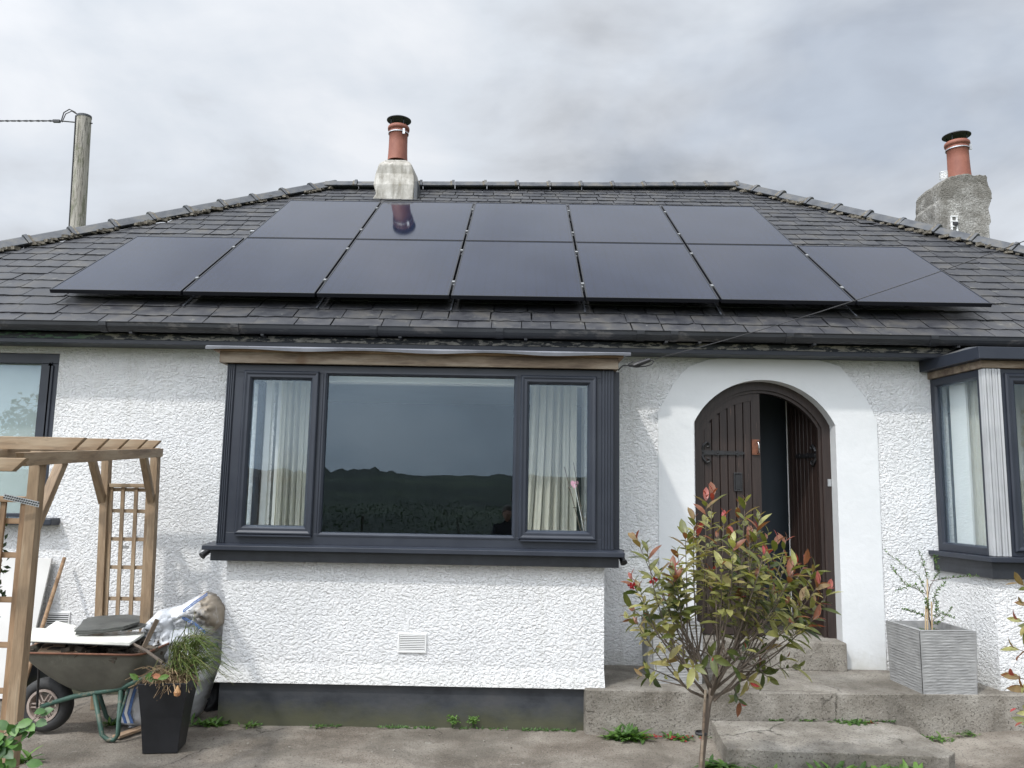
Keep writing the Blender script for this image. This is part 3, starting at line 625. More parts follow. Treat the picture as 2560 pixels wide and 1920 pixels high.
def left_window():
    x0, x1, z0, z1 = LW; y = WY+.03
    b = MB(); w_ = .085
    b.box(x0, x1, y, y+.07, z1-w_, z1).box(x0, x1, y, y+.07, z0, z0+.07).box(x1-w_, x1, y+.0003, y+.07, z0+.07, z1-w_).box(x0, x0+w_, y+.0003, y+.07, z0+.07, z1-w_).box(-4.0-.04, -4+.04, y+.0003, y+.07, z0+.07, z1-w_)
    f = b.build('side_window', MT['paint_dark'], house, bevel=.004)
    MB().rings([(0, y+.0), (0, y-.012), (.03, y-.012), (.045, y+.02)], -3.96, x1-.075, z0+.06, z1-.075).build('casement', MT['paint_dark'], f)
    pane(f, -3.95, x1-.10, y+.02, z0+.07, z1-.1); pane(f, x0+.05, -4.04, y+.02, z0+.07, z1-.1)
    MB().box(x0, x1, y+.12, y+.13, z0, z1).build('blind', MT['blind'], f)
    MB().box(x0, X(112, 1125, WY-.12), WY-.13, WY+.03, Zc(80, 1135, WY-.13), Zc(80, 1119, WY-.13)).build('window_sill', MT['paint_dark'], house, bevel=.01)
    return f
left_window()
def right_bay():
    # corner of the angled bay
    zt, zb = 2.66, 1.255; A = Vector((3.485, WY, 0)); B = Vector((X(2133, 1000, 6.1), 6.1, 0)); E = Vector((6.3, 6.1, 0)); F = Vector((6.42, WY, 0))
    d = (B-A).normalized(); L = (B-A).length; nrm = Vector((d.y, -d.x, 0))      # outward
    M = Matrix((d, -nrm, Vector((0, 0, 1)))).transposed().to_4x4(); M.translation = A
    if nrm.x > 0: pass
    M = Matrix((Vector((d.x, d.y, 0)), Vector((-d.y, d.x, 0)), Vector((0, 0, 1)))).transposed().to_4x4(); M.translation = A
    f = MB().rings([(0, .06), (0, 0), (.055, 0), (.065, .02), (.068, .06)], 0, L-.01, zb, zt, M).build('angled_bay_window', MT['paint_dark'], house, bevel=.003)
    tag(f, 'angled bay window with a bare silvery corner post')
    MB().box(.06, L-.07, .025, .031, zb+.06, zt-.06, M).build('pane', MT['glass'], f)
    MB().box(.1, .3, .10, .12, zb, zt, M).build('white_liner', MT['pvc'], f)
    # silver grooved post
    b = MB(); r = .075; px0 = B.x
    for k in range(6):
        t0 = k/6; b.box(B.x+.001+.022*k, B.x+.018+.022*k, 6.1-.012-.006*(k % 2), 6.1+.05, zb+.002, zt-.002)
    b.box(B.x-.004, B.x+.13, 6.1-.004, 6.1+.05, zb+.003, zt-.003)
    b.build('corner_post', MT['silver'], f)
    xf = B.x+.135
    MB().rings([(0, 6.17), (0, 6.1), (.05, 6.1), (.055, 6.12)], xf, E.x-.0, zb, zt).build('front_frame', MT['paint_dark'], f, bevel=.003)
    for a, c in ((xf+.03, xf+.80), (xf+.85, xf+1.6)):
        MB().rings(shift([(i*1.2, y) for i, y in SASH], 6.1), a, c, zb+.035, zt-.035).build('casement', MT['paint_dark'], f)
        pane(f, a+.06, c-.06, 6.11, zb+.1, zt-.1)
    MB().box(xf+1.6, E.x, 6.1, 6.15, zb, zt).build('frame_panel', MT['paint_dark'], f)
    def ring(name, off, z0, z1, mt, in_=.0, bev=.003):
        pts = [A-Vector((off*1.0, 0, 0)), B+Vector((-off*.75, -off, 0)), E+Vector((off*.7, -off, 0)), F+Vector((off, 0, 0))]
        return MB().prism([(p.x, p.y, z0) for p in pts], (0, 0, z1-z0)).build(name, mt, f if name in ('sill', 'sill_box') else house, bevel=bev)
    ring('sill', .085, zb-.038, zb-.002, MT['paint_dark']); ring('sill_box', .045, zb-.16, zb-.04, MT['paint_black'])
    ring('bay_head_timber', .02, zt+.004, zt+.062, MT['timber_grey']); ring('bay_head_board', .085, zt+.064, zt+.155, MT['paint_dark'])
    ring('bay_lower_wall', 0, .20, zb-.162, MT['roughcast'], bev=0)
    # little hipped lead roof behind the board
    pts = [A-Vector((.08, 0, 0)), B+Vector((-.06, -.08, 0)), E+Vector((.06, -.08, 0)), F+Vector((.08, 0, 0))]; z0 = zt+.156
    b = MB(); b.add([(p.x, p.y, z0) for p in pts]+[(A.x+.25, WY-.002, z0+.12), (F.x-.25, WY-.002, z0+.12)], [(0, 1, 4), (1, 2, 5, 4), (2, 3, 5)]); b.build('bay_lead_roof', MT['lead_tile'], house)
    # a room behind
    return f, xf, zb, zt
RBO, rxf, rzb, rzt = right_bay()
# ---- arched doorway
DX0, DX1 = X(1499, 1000, WY), X(1806, 1000, WY); DCX = (DX0+DX1)/2; HW = (DX1-DX0)/2
ZSP, ZAP = Zc(1650, 916, WY), Zc(1650, 821, WY); RISE = ZAP-ZSP; DR = (HW*HW+RISE*RISE)/(2*RISE); ZSILL = .52
def arc(hw, cx, zc, r, n=24, z0=None, z1=None):
    """points of an arch outline left foot -> right foot"""
    a = math.asin(min(1, hw/r)); return [(cx-hw, z0)]+[(cx+r*math.sin(t), zc+r*math.cos(t)) for t in np.linspace(-a, a, n)]+[(cx+hw, z0)]
def archband(name, inner, outer, y0, y1, mt, parent, **k):
    b = MB(); n = len(inner)
    for pts, y in ((inner, y0), (outer, y0), (outer, y1), (inner, y1)):
        for x, z in pts: b.v.append((x, y, z)); b.t.append(.5)
    for r in range(4):
        for i in range(n-1): b.f.append((r*n+i, r*n+i+1, ((r+1) % 4)*n+i+1, ((r+1) % 4)*n+i)); b.mi.append(0)
    return b.build(name, mt, parent, **k)
ZC = ZAP-DR
inner = arc(HW, DCX, ZC, DR, 26, .3)
op = [(1425, 1447), (1422, 1123), (1420, 917), (1421, 890), (1433, 868), (1458, 822), (1488, 792), (1537, 763), (1655, 763), (1770, 764), (1814, 792), (1841, 827), (1858, 846), (1879, 876), (1893, 912), (1896, 960), (1908, 1321), (1914, 1445)]
OP = [Vector((X(x, y, WY), min(2.812, Zc(x, y, WY)))) for x, y in op]; OP[0].y = OP[-1].y = .3
def resample(P, n):
    L = [0]
    for a, c in zip(P, P[1:]): L.append(L[-1]+(c-a).length)
    o = []
    for k in range(n):
        t = L[-1]*k/(n-1); i = max(q for q in range(len(L)-1) if L[q] <= t+1e-9); o.append(P[i].lerp(P[i+1], (t-L[i])/(L[i+1]-L[i])))
    return o
top_ = resample(OP[3:15], 26)
outer = [(OP[0].x, .3)]+[(p.x, p.y) for p in top_]+[(OP[-1].x, .3)]
archband('door_surround', inner, outer, WY-.012, WY+.12, MT['smooth'], house)
fi = arc(HW-.07, DCX, ZC, DR-.07, 26, ZSILL); fo = arc(HW+.02, DCX, ZC, DR+.02, 26, ZSILL)
dfr = archband('door_frame', fi, fo, WY+.11, WY+.19, MT['door'], house)
fi2 = arc(HW-.095, DCX, ZC, DR-.095, 26, ZSILL)
archband('door_stop', fi2, fi, WY+.13, WY+.18, MT['door'], dfr)
def leaf_outline(x):                      # height of arch above x for the leaves
    r = DR-.075; dx = x-DCX; return ZC+math.sqrt(max(0, r*r-dx*dx))
def door_leaf(name, xh, xe, M, lab, left=True):
    """leaf between hinge xh and meeting edge xe, y=0 plane front; M places it"""
    b = MB(); n = 10; xs = np.linspace(xh, xe, n); top = [(x, leaf_outline(x)) for x in xs]
    bw = .075; s = 1 if xe > xh else -1
    ins = [(min(max(x, min(xh, xe)+bw), max(xh, xe)-bw), leaf_outline(x)-.085) for x in xs]
    out = [(xh, ZSILL+.01)]+top+[(xe, ZSILL+.01)]; inn = [(xh+s*bw, ZSILL+.12)]+ins+[(xe-s*bw, ZSILL+.12)]
    k = len(out)
    for pts, y in ((out, 0), (inn, 0), (inn, .012), (out, .045)):
        for x, z in pts: b.v.append(tuple(M @ Vector((x, y, z)))); b.t.append(.5)
    for i in range(k):
        j = (i+1) % k
        b.f += [(i, j, k+j, k+i), (k+i, k+j, 2*k+j, 2*k+i), (3*k+i, 3*k+j, j, i)]; b.mi += [0, 0, 0]
    b.f.append(tuple(range(3*k, 4*k))); b.mi.append(0)
    o = b.build(name, MT['door'], house); tag(o, lab)
    a, c = sorted((xh+s*bw, xe-s*bw)); m_ = 6; wd = (c-a)/m_
    for i in range(m_):
        p, q_ = a+wd*i+.002, a+wd*(i+1)-.002; zz0 = ZSILL+.115
        z1, z2 = leaf_outline(p)-.08, leaf_outline(q_)-.08
        q = MB(); g = .003
        q.prism([tuple(M @ Vector(v)) for v in ((p, .012, zz0), (p+g, .006, zz0), (q_-g, .006, zz0), (q_, .012, zz0), (q_, .03, zz0), (p, .03, zz0))], M.to_3x3() @ Vector((0, 0, (z1+z2)/2-zz0)))
        q.build('plank', MT['door'], o)
    return o
XM = X(1643, 1000, WY+.15)
ML = T((0, WY+.145, 0)); dl = door_leaf('door_leaf', DX0+.045, XM, ML, 'closed brown plank leaf with strap hinge and rusty handle plate')
XH = DX1-.07; ang = R_(-78)
MR = T((XH, WY+.16, 0)) @ Matrix.Rotation(ang, 4, 'Z') @ T((-XH, 0, 0)); dr_ = door_leaf('door_leaf', XH, XM, MR, 'brown plank leaf swung open into the hall')
def strap(parent, M, s=1, px=0, pz=0, L=.34):
    b = MB(); f = lambda x, y, z: tuple(M @ Vector((px+s*x, y, pz+z)))
    sec = [(0, .055), (.03, .04), (.06, .018), (.15, .017), (.17, .025), (.19, .018), (L-.08, .014), (L-.06, .026), (L-.045, .012), (L-.02, .018), (L, 0)]
    poly = [f(x, -.008, z) for x, z in sec]+[f(x, -.008, -z) for x, z in reversed(sec[:-1])]
    b.prism(poly, M.to_3x3() @ Vector((0, .008, 0)))
    for zg in (1, -1):
        pts = [f(.03+.005, -.006, zg*.03), f(.05, -.01, zg*.06), f(.075, -.01, zg*.085), f(.10, -.01, zg*.075), f(.098, -.01, zg*.052), f(.08, -.008, zg*.05)]
        b.tube(pts, [.014, .013, .012, .011, .010, .008], 6)
    for x in (.045, .17, L-.07): b.lathe([(0, .006), (.007, .004), (.009, 0)], n=8, M=M @ T((px+s*x, -.008, pz)) @ Matrix.Rotation(math.pi/2, 4, 'X'))
    return b.build('strap_hinge', MT['iron'], parent)
hz = Zc(1550, 978, WY+.14); hx = X(1507, 978, WY+.14)
strap(dl, ML, 1, hx, hz, .40)
strap(dr_, MR, -1, XH-.02, hz, .36)
px_, pz_ = X(1633, 966, WY+.13), Zc(1633, 966, WY+.13)
b = MB().box(px_-.032, px_+.032, WY+.13, WY+.1445, pz_-.065, pz_+.065); b.build('handle_plate', MT['rust'], dl, bevel=.002)
b = MB().tube([(px_+.015, WY+.13, pz_+.05), (px_+.015, WY+.10, pz_+.045), (px_+.015, WY+.095, pz_), (px_+.015, WY+.10, pz_-.045), (px_+.015, WY+.13, pz_-.05)], .007, 8)
b.build('handle', MT['chrome'], dl, smooth=True)
lx, lz = X(1595, 1041, WY+.13), Zc(1595, 1041, WY+.13)
b = MB().rings([(0, WY+.1445), (0, WY+.136), (.006, WY+.134), (.014, WY+.14), (.016, WY+.144)], lx-.036, lx+.036, lz-.078, lz+.078); b.box(lx-.022, lx+.022, WY+.137, WY+.1444, lz-.062, lz+.062)
b.build('letterbox', MT['iron'], dl)
q = M3 = MR
MB().box(XM-.006+.0, XM-.0, -.006, .05, ZSILL+.02, leaf_outline(XM)-.02, MR).build('draught_strip', MT['pvc'], dr_)
bz = Zc(1801, 1043, WY+.1)
MB().box(DX1-.035, DX1-.005, WY+.10, WY+.109, bz-.03, bz+.03).build('latch_keep', MT['steel'], dfr)
# steps and the terrace by the door
def slab(name, pts, z0, z1, mt, jag=.008, bevel=.006):
    P = []
    for i in range(len(pts)):
        a, c = Vector(pts[i]), Vector(pts[(i+1) % len(pts)]); n = max(1, int((c-a).length/.12))
        for k in range(n):
            p = a.lerp(c, k/n); P.append((p.x+random.uniform(-jag, jag), p.y+random.uniform(-jag, jag), z0))
    return MB().prism(P, (0, 0, z1-z0)).build(name, mt, None, bevel=bevel)
TX0 = X(1264, 1540, 5.88)
tag(slab('terrace', [(TX0, 5.885), (2.0, 5.91), (3.55, 5.97), (4.6, 5.99), (4.6, WY-.01), (TX0, WY-.01)], -.05, .30, MT['concrete']), kind='structure')
z2 = .115
s2 = [U(1537, 1556, Z=z2), U(1572, 1618, Z=z2), U(1800, 1626, Z=z2), U(2045, 1634, Z=z2), U(2062, 1626, Z=z2), U(1968, 1572, Z=z2), U(1900, 1560, Z=z2)]
tag(slab('lower_step', [(p.x, p.y) for p in s2], -.05, z2, MT['concrete'], .012), 'worn concrete slab step below the terrace', 'step')
MB().box(DX0+.002, DX1-.002, WY-.10, WY+.5, .295, ZSILL).build('threshold_step', MT['concrete'], house, bevel=.012)
# ---- chimneys
def chimney_a():
    Y0 = 10.35; c = MB(); n = 10
    cx = X(857, 400, Y0)
    k = 1745/Y0
    lv = [(436, 800, 893, 0), (418, 812, 893, 0), (398, 806, 895, 0), (372, 810, 893, 0), (352, 817, 888, 0), (343, 822, 883, 0), (338, 832, 874, .03)]
    rows = []
    for y, xa, xb, ins in lv:
        z = Zc(857, y, Y0); a, d = X(xa, y, Y0), X(xb, y, Y0); hw = (d-a)/2; yf = Y0+(.0 if y > 345 else .06)+(.04 if y < 380 else 0)
        dep = .62-(.16 if y < 380 else 0)-(.10 if y < 345 else 0)
        rows.append([(a, yf, z), (d, yf, z), (d+.03, yf+dep, z), (a-.0, yf+dep, z)])
    z0 = rows[0][0][2]; rows.insert(0, [(p[0], p[1], z0-.6) for p in rows[0]])
    for r in rows:
        for p in r: c.v.append(p); c.t.append(.5)
    for i in range(len(rows)-1):
        for q in range(4): c.f.append((i*4+q, i*4+(q+1) % 4, (i+1)*4+(q+1) % 4, (i+1)*4+q)); c.mi.append(0)
    e = (len(rows)-1)*4; c.f.append((e, e+1, e+2, e+3)); c.mi.append(0)
    o = c.build('chimney', MT['chimney'], house, bevel=.03); tag(o, 'short tapered smooth white chimney on the ridge')
    pz = Zc(857, 340, Y0+.3); pcx, pcy = X(859, 340, Y0+.3), Y0+.3
    pot(o, (pcx, pcy, pz-.06), .128, Zc(859, 274, pcy)-pz+.06, 0)
    # lead skirt at the base
    b = MB(); b.box(rows[1][0][0]-.03, rows[1][1][0]+.05, Y0-.05, Y0-.005, z0-.09, z0+.0); b.box(rows[1][1][0]+.001, rows[1][1][0]+.05, Y0-.004, Y0+.7, z0-.07, z0+.30)
    b.build('lead_flashing', MT['lead_tile'], o, bevel=.01)
    return o
def pot(par, base, r, h, tilt):
    M = T(base) @ Matrix.Rotation(tilt, 4, 'Y')
    pr = [(r*1.08, 0), (r*1.03, h*.2), (r, h*.5), (r*.99, h*.78), (r*1.08, h*.80), (r*1.08, h*.83), (r, h*.85), (r*1.0, h*.87), (r*1.16, h*.89), (r*1.18, h*.93), (r*1.16, h*.97), (r*1.06, h), (r*.85, h), (r*.8, h*.8)]
    o = MB().lathe(pr, n=28, M=M).build('chimney_pot', MT['terracotta'], par, smooth=True)
    MB().lathe([(r*1.09, h*.775), (r*1.105, h*.775), (r*1.105, h*.80), (r*1.09, h*.80)], n=28, M=M).box(r*.6, r*.6+.03, -r*1.12, -r*1.0, h*.68, h*.83, M).build('pot_strap', MT['steel'], par)
    cw = MB(); R2 = r*1.32; z = h+.085
    cw.lathe([(R2, z), (R2*1.0, z+.008), (R2*.8, z+.026), (R2*.45, z+.042), (0, z+.048)], n=28, M=M); cw.lathe([(R2, z), (R2*.5, z+.015), (0, z+.02)], n=28, M=M)
    for a in (.6, 2.2, 3.8, 5.4): cw.tube([M @ Vector((r*.95*math.cos(a), r*.95*math.sin(a), h*.97)), M @ Vector((r*.95*math.cos(a), r*.95*math.sin(a), z+.01))], .006, 6)
    cw.build('chimney_cowl', MT['cowlmetal'], par, smooth=True)
chimney_a()
def chimney_b():
    Y0 = 10.5
    f = lambda cx_, cy_: (1900.6+cx_*.198, 259.2+cy_*.198)      # crop -> picture
    front = [(652, 1500), (648, 1250), (655, 1050), (640, 900), (650, 760), (668, 660), (745, 612), (830, 592), (930, 578), (1040, 590), (1100, 588), (1185, 602), (1200, 700), (1232, 790), (1236, 850), (1208, 900), (1205, 1000), (1212, 1150), (1212, 1500)]
    P = [U(*f(*p), Y=Y0) for p in front]
    P[0].z -= .9; P[-1].z -= .9
    Q = []
    for i in range(len(P)):
        a, c = P[i], P[(i+1) % len(P)]
        for k_ in range(3):
            p = a.lerp(c, k_/3); j = .014; Q.append((p.x+random.uniform(-j, j), Y0, p.z+random.uniform(-j, j)))
    b = MB(); n = len(Q); L_ = 9; cxm = sum(q[0] for q in Q)/n; czm = sum(q[2] for q in Q)/n
    for k_ in range(L_+1):
        t = k_/L_; sh = 1-.045*(1 if k_ in (0, L_) else 0)
        for q in Q: b.v.append((cxm+(q[0]-cxm)*sh+.02*noise.noise((q[0]*5, k_*.6, q[2]*5)), Y0+.70*t+(.02*noise.noise((q[0]*4, 2, q[2]*4)) if k_ in (0, L_) else 0), czm+(q[2]-czm)*(sh if q[2] > czm else 1)+.02*noise.noise((q[0]*5, k_*.6+9, q[2]*5)))); b.t.append(.5)
    for k_ in range(L_):
        for i in range(n): b.f.append((k_*n+i, k_*n+(i+1) % n, (k_+1)*n+(i+1) % n, (k_+1)*n+i)); b.mi.append(0)
    b.f += [tuple(range(n))[::-1], tuple(range(L_*n, L_*n+n))]; b.mi += [0, 0]
    o = b.build('chimney', MT['chimney2'], house, bevel=.012); tag(o, 'squat square stained roughcast chimney behind the right hip')
    b0 = U(*f(868, 600), Y=Y0+.3); top = U(*f(862, 245), Y=Y0+.3)
    pot(o, (b0.x, Y0+.3, b0.z-.05), .140, (top-b0).length+.05, R_(-1.0))
    # old white cable bracket and clips on the face
    b = MB(); c0 = U(*f(812, 1130), Y=Y0-.02)
    for dx in (-.035, .035): b.box(c0.x+dx-.007, c0.x+dx+.007, Y0-.03, Y0-.001, c0.z-.13, c0.z+.11)
    for dz in (-.12, -.04, .03, .10): b.box(c0.x-.045, c0.x+.045, Y0-.034, Y0-.002, c0.z+dz-.006, c0.z+dz+.006)
    b.build('cable_bracket', MT['pvc'], o)
    MB().lathe([(0, .02), (.03, .015), (.032, 0), (0, 0)], n=10, M=T((c0.x+.01, Y0-.035, c0.z-.01)) @ Matrix.Rotation(math.pi/2, 4, 'X')).build('insulator', MT['cable'], o)
    c1 = U(*f(710, 600), Y=Y0+.15)
    for i in range(5): MB().lathe([(.05, 0), (.055, .006), (.05, .012)], (c1.x, Y0+.18, c1.z-.05+i*.022), 16).build('vent_cap_ring', MT['pvc'], o)
    return o
chimney_b()
# ---- air vents
def airvent(cx, cz, w_, h_, y, n, par):
    v = MB().rings([(0, y), (0, y-.012), (.008, y-.014), (.014, y-.004)], cx-w_/2, cx+w_/2, cz-h_/2, cz+h_/2).box(cx-w_/2+.012, cx+w_/2-.012, y-.002, y+.001, cz-h_/2+.012, cz+h_/2-.012).build('air_vent', MT['pvc'], par)
    for i in range(n):
        z = cz-h_/2+.018+(h_-.036)*i/(n-1); MB().box(cx-w_/2+.012, cx+w_/2-.012, y-.013, y-.003, z-.0035, z+.0035).build('vent_slat', MT['pvc'], v)
    MB().box(cx-w_/2+.013, cx+w_/2-.013, y-.0028, y-.0021, cz-h_/2+.013, cz+h_/2-.013).build('vent_backing', MT['darkedge'], v)
vc = U(890, 1389, Y=BY+.02); airvent(vc.x, vc.z, .205, .135, BY+.03, 9, house)
vc = U(125, 1338, Y=WY); airvent(vc.x, vc.z, .2, .12, WY, 6, house)
#==THINGS==
# ---- solar panels
px0, py0, pz0, pth, pal = -4.0294, 6.7733, 1.6616+EYE, .5792, -.0078
e1 = Vector((math.cos(pal), math.sin(pal), 0)); e2 = Vector((0, math.cos(pth), math.sin(pth))); e3 = e1.cross(e2).normalized(); e2 = e3.cross(e1)
PO = Vector((px0, py0, pz0))
def solar(k, row, label):
    o = PO+e1*(k*1.154)+e2*(row*1.742)-e3*.035
    M = Matrix((e1, e2, e3)).transposed().to_4x4(); M.translation = o
    r = D.objects.new('solar_panel', None); link(r, None, M); tag(r, label, 'solar panel', 'black solar panels on the front roof slope')
    w_, h_, t = 1.134, 1.722, .035
    b = MB(); g = .013
    b.box(0, w_, 0, g, 0, t).box(0, w_, h_-g, h_, 0, t).box(0, g, g, h_-g, 0, t).box(w_-g, w_, g, h_-g, 0, t); b.box(.01, w_-.01, .01, h_-.01, .002, .006)
    b.build('frame', MT['solarframe'], r, M, bevel=.001)
    MB().add([(g-.001, g-.001, t-.003), (w_-g+.001, g-.001, t-.003), (w_-g+.001, h_-g+.001, t-.003), (g-.001, h_-g+.001, t-.003)], [(0, 1, 2, 3)]).build('glass_face', MT['solar'], r, M)
    if not ((row == 0 and k == 0) or (row == 1 and k == 1)):
        for v in (.36, 1.36): MB().box(-.022, .002, v-.02, v+.02, t-.012, t+.006).build('clamp', MT['clampm'], r, M)
nm = ['leftmost', 'second from left', 'third from left', 'fourth from left', 'fifth from left', 'sixth from left', 'rightmost']
for k in range(7): solar(k, 0, 'black solar panel in the lower row, '+nm[k]+' of seven')
nm2 = ['leftmost', 'the one below the white chimney,', 'the middle one', 'fourth from left', 'rightmost']
for k in range(1, 6): solar(k, 1, 'black solar panel in the upper row, '+nm2[k-1]+' of five')
MRl = Matrix((e1, e2, e3)).transposed().to_4x4(); MRl.translation = PO-e3*.035
for row, v, lab in ((0, .40, 'lowest'), (0, 1.36, 'second lowest'), (1, 2.14, 'second highest'), (1, 3.10, 'highest')):
    a, c = (-.0, 7*1.154+.02) if row == 0 else (1.154-.09, 6*1.154+.0)
    o = MB().box(a, c, v-.02, v+.02, -.045, -.003, MRl).build('mounting_rail', MT['steel']); tag(o, lab+' aluminium mounting rail under the solar panels', 'rail', 'rails carrying the solar panels')
for i, x in enumerate((1.154, 2.308, 3.46, 4.61, 5.77, 6.92)):   # roof hooks showing under the bottom edge
    o = MB().box(x-.006, x+.006, -.05, .42, -.084, -.080, MRl).box(x-.010, x+.010, .38, .42, -.076, -.046, MRl).build('roof_hook', MT['cowlmetal'])
    tag(o, 'flat steel roof hook poking out below the lower solar panels, number counted from left: '+['first', 'second', 'third', 'fourth', 'fifth', 'sixth'][i], 'roof hook', 'roof hooks under the panels')
# ---- utility pole with its wire
def utility():
    Y = 16.6; top = U(182, 252, Y=Y); bot = U(168, 490, Y=Y); ax = (top-bot).normalized(); base = top-ax*((top.z+.1)/ax.z)
    r = thing('utility_pole', 'weathered cracked wooden pole rising behind the left roof hip', 'utility pole', base)
    pts = [base.lerp(top, t) for t in np.linspace(0, 1, 14)]
    MB().tube(pts, [.165-.02*t for t in np.linspace(0, 1, 14)], 20).build('pole', MT['pole'], r, smooth=False)
    MB().tube([top-ax*.03, top+ax*.015], .152, 20).build('pole_cap', MT['lead_tile'], r)
    c = MB().tube([p+Vector((-.155, -.05, 0)) for p in pts[3:]], .016, 6); c.build('cable_cover', MT['cable'], r)
    b = MB(); b.tube([top+Vector((-.22, 0, -.13)), top+Vector((.20, -.02, -.16))], .014, 6); b.build('bolt', MT['iron'], r)
    a = U(118, 261, Y=Y)
    w_ = MB(); w_.tube([a, U(128, 261, Y=Y), top+Vector((-.2, 0, -.13))], .014, 6); w_.tube([U(132, 262, Y=Y), U(138, 243, Y=Y), U(150, 236, Y=Y), U(162, 242, Y=Y), top+Vector((-.1, 0, .0))], .012, 6)
    w_.tube([U(134, 264, Y=Y), U(142, 246, Y=Y), U(155, 240, Y=Y), U(166, 247, Y=Y)], .010, 6); w_.box(a.x-.03, a.x+.12, a.y-.03, a.y+.03, a.z-.035, a.z+.02); w_.build('wire_clamp', MT['iron'], r)
    far = U(-900, 262, Y=Y+6); P = [a.lerp(far, t)+Vector((0, 0, -.6*4*t*(1-t)*.0)) for t in np.linspace(0, 1, 40)]
    o = MB(); 
    for ph in (0, math.pi): o.tube([p+Vector((0, .012*math.cos(i*2+ph), .012*math.sin(i*2+ph))) for i, p in enumerate([a.lerp(far, t) for t in np.linspace(0, 1, 160)])], .012, 5)
    tag(o.build('overhead_wire', MT['cable']), 'twisted overhead wire leading left from the wooden pole', 'wire')
utility()
def service_cable():
    Y = 6.45; p0 = U(1412, 776, Y=Y); p1 = U(2212, 521, Y=4.9); d = p1-p0; far = p0+d*6
    P = [p0+d*6*t+Vector((0, 0, -.9*4*t*(1-t)*.25)) for t in np.linspace(0, 1, 60)]
    mid = U(1900, 632, Y=5.4)
    o = MB().tube([p0+d*t+Vector((0, 0, -.04*4*t*(1-t))) for t in np.linspace(0, 1, 20)]+[p0+d*t for t in (1.5, 3, 6)], .003, 6)
    tag(o.build('service_cable', MT['cable']), 'thin black cable rising right across the roof from the bay corner', 'cable')
    r = thing('cable_anchor', 'black looped cable clamp beside the right end of the bay roof', 'cable clamp', U(1385, 783, Y=6.5))
    a, c = U(1368, 790, Y=6.5), U(1404, 777, Y=6.5)
    MB().tube([a, a.lerp(c, .3), c], [.016, .022, .018], 8).build('clamp_body', MT['cable'], r)
    MB().tube([U(x, y, Y=6.5) for x, y in ((1404, 775), (1412, 781), (1408, 787), (1395, 791), (1375, 793), (1360, 791), (1357, 787), (1368, 781))], .006, 6).build('cable_loop', MT['cable'], r, smooth=True)
    MB().tube([U(x, y, Y=6.6) for x, y in ((1368, 789), (1345, 790), (1335, 800))], .006, 6).build('hook', MT['cable'], r)
    # white cable running down from the corner
    P = [U(1338, 792, Y=6.72), U(1330, 805, Y=6.735), U(1328, 830, Y=6.735)]
    MB().tube(P, .005, 6).build('white_wire', MT['pvc'], r)
service_cable()
# ---- security spots below the sill ends
for (a, lab, sg) in ((U(447, 1192, Y=6.0), 'small black spotlight hanging under the left end of the bay sill', -1), (U(1343, 1205, Y=6.0), 'small black spotlight hanging under the right end of the bay sill', 1)):
    r = thing('spotlight', lab, 'spotlight', a, 'spotlights under the bay sill')
    d = Vector((-.5*1, -.5, -.55)) if sg < 0 else Vector((.25, -.6, -.7)); d.normalize(); M = T(a+Vector((0, 0, .0))) @ d.to_track_quat('Z', 'Y').to_matrix().to_4x4()
    MB().lathe([(0, -.03), (.018, -.03), (.022, -.02), (.022, .03), (.026, .035), (.026, .05), (.02, .045), (0, .044)], n=16, M=M).build('lamp_body', MT['cable'], r, smooth=True)
    MB().tube([a+Vector((.0, .01, 0)), a+Vector((0, .01, .06))], .006, 6).tube([a+Vector((-sg*.03, .01, 0)), a+Vector((-sg*.03, .01, .06))], .004, 6).box(a.x-.02, a.x+.02, a.y-.0, a.y+.03, a.z+.045, a.z+.055).build('bracket', MT['cable'], r)
# ---- things in the bay window
def curtain(x0, x1, z0, z1, y, label, amp=.03, folds=9, spread=0, seed=0, M=None):
    b = MB(); nx, nz_ = 110, 24; rnd = random.Random(seed); ph = [rnd.uniform(0, 6) for _ in range(5)]
    for j in range(nz_+1):
        t = j/nz_
        for i in range(nx+1):
            s = i/nx; gx = x0+(x1-x0)*s+spread*(1-t)**1.3*(s-.1)*0+spread*(1-t)**1.6*(1-s)*-1
            ar = s*folds*2*math.pi; yy = math.sin(ar+ph[0]+.5*math.sin(t*2+ph[1]))*amp+.5*amp*math.sin(ar*2.3+ph[2]+t)
            vv = Vector((gx+.010*math.sin(ar+ph[3]+1.2), y+yy*(.55+.45*(1-t)), z0+(z1-z0)*t)); b.v.append(tuple(M @ vv if M else vv)); b.t.append(.5)
    for j in range(nz_):
        for i in range(nx): q = j*(nx+1)+i; b.f.append((q, q+1, q+nx+2, q+nx+1)); b.mi.append(0)
    o = b.build('curtain', MT['curtain'], smooth=True); o.modifiers.new('s', 'SOLIDIFY').thickness = .003
    return tag(o, label, 'curtain', 'cream curtains')
yc = 6.45
curtain(X(600, 980, yc), X(682, 980, yc), bzb+.03, bzt-.05, yc, 'cream curtain hanging straight behind the left light of the bay', .03, 6, 0, 1)
curtain(X(1143, 980, yc), X(1243, 980, yc), bzb+.03, bzt-.05, yc, 'cream curtain with slanting folds behind the right light of the bay', .035, 6, .07, 2)
curtain(rxf+.25, rxf+.95, rzb, rzt-.02, 6.6, 'cream curtain behind the front glass of the angled right bay', .03, 7, 0, 3)
curtain(.16, .62, rzb, rzt-.02, 0, 'pale curtain seen through the side glass of the angled right bay', .012, 6, 0, 5, T((3.62, WY, 0)) @ Matrix.Rotation(math.atan2(-.65, .10), 4, 'Z'))
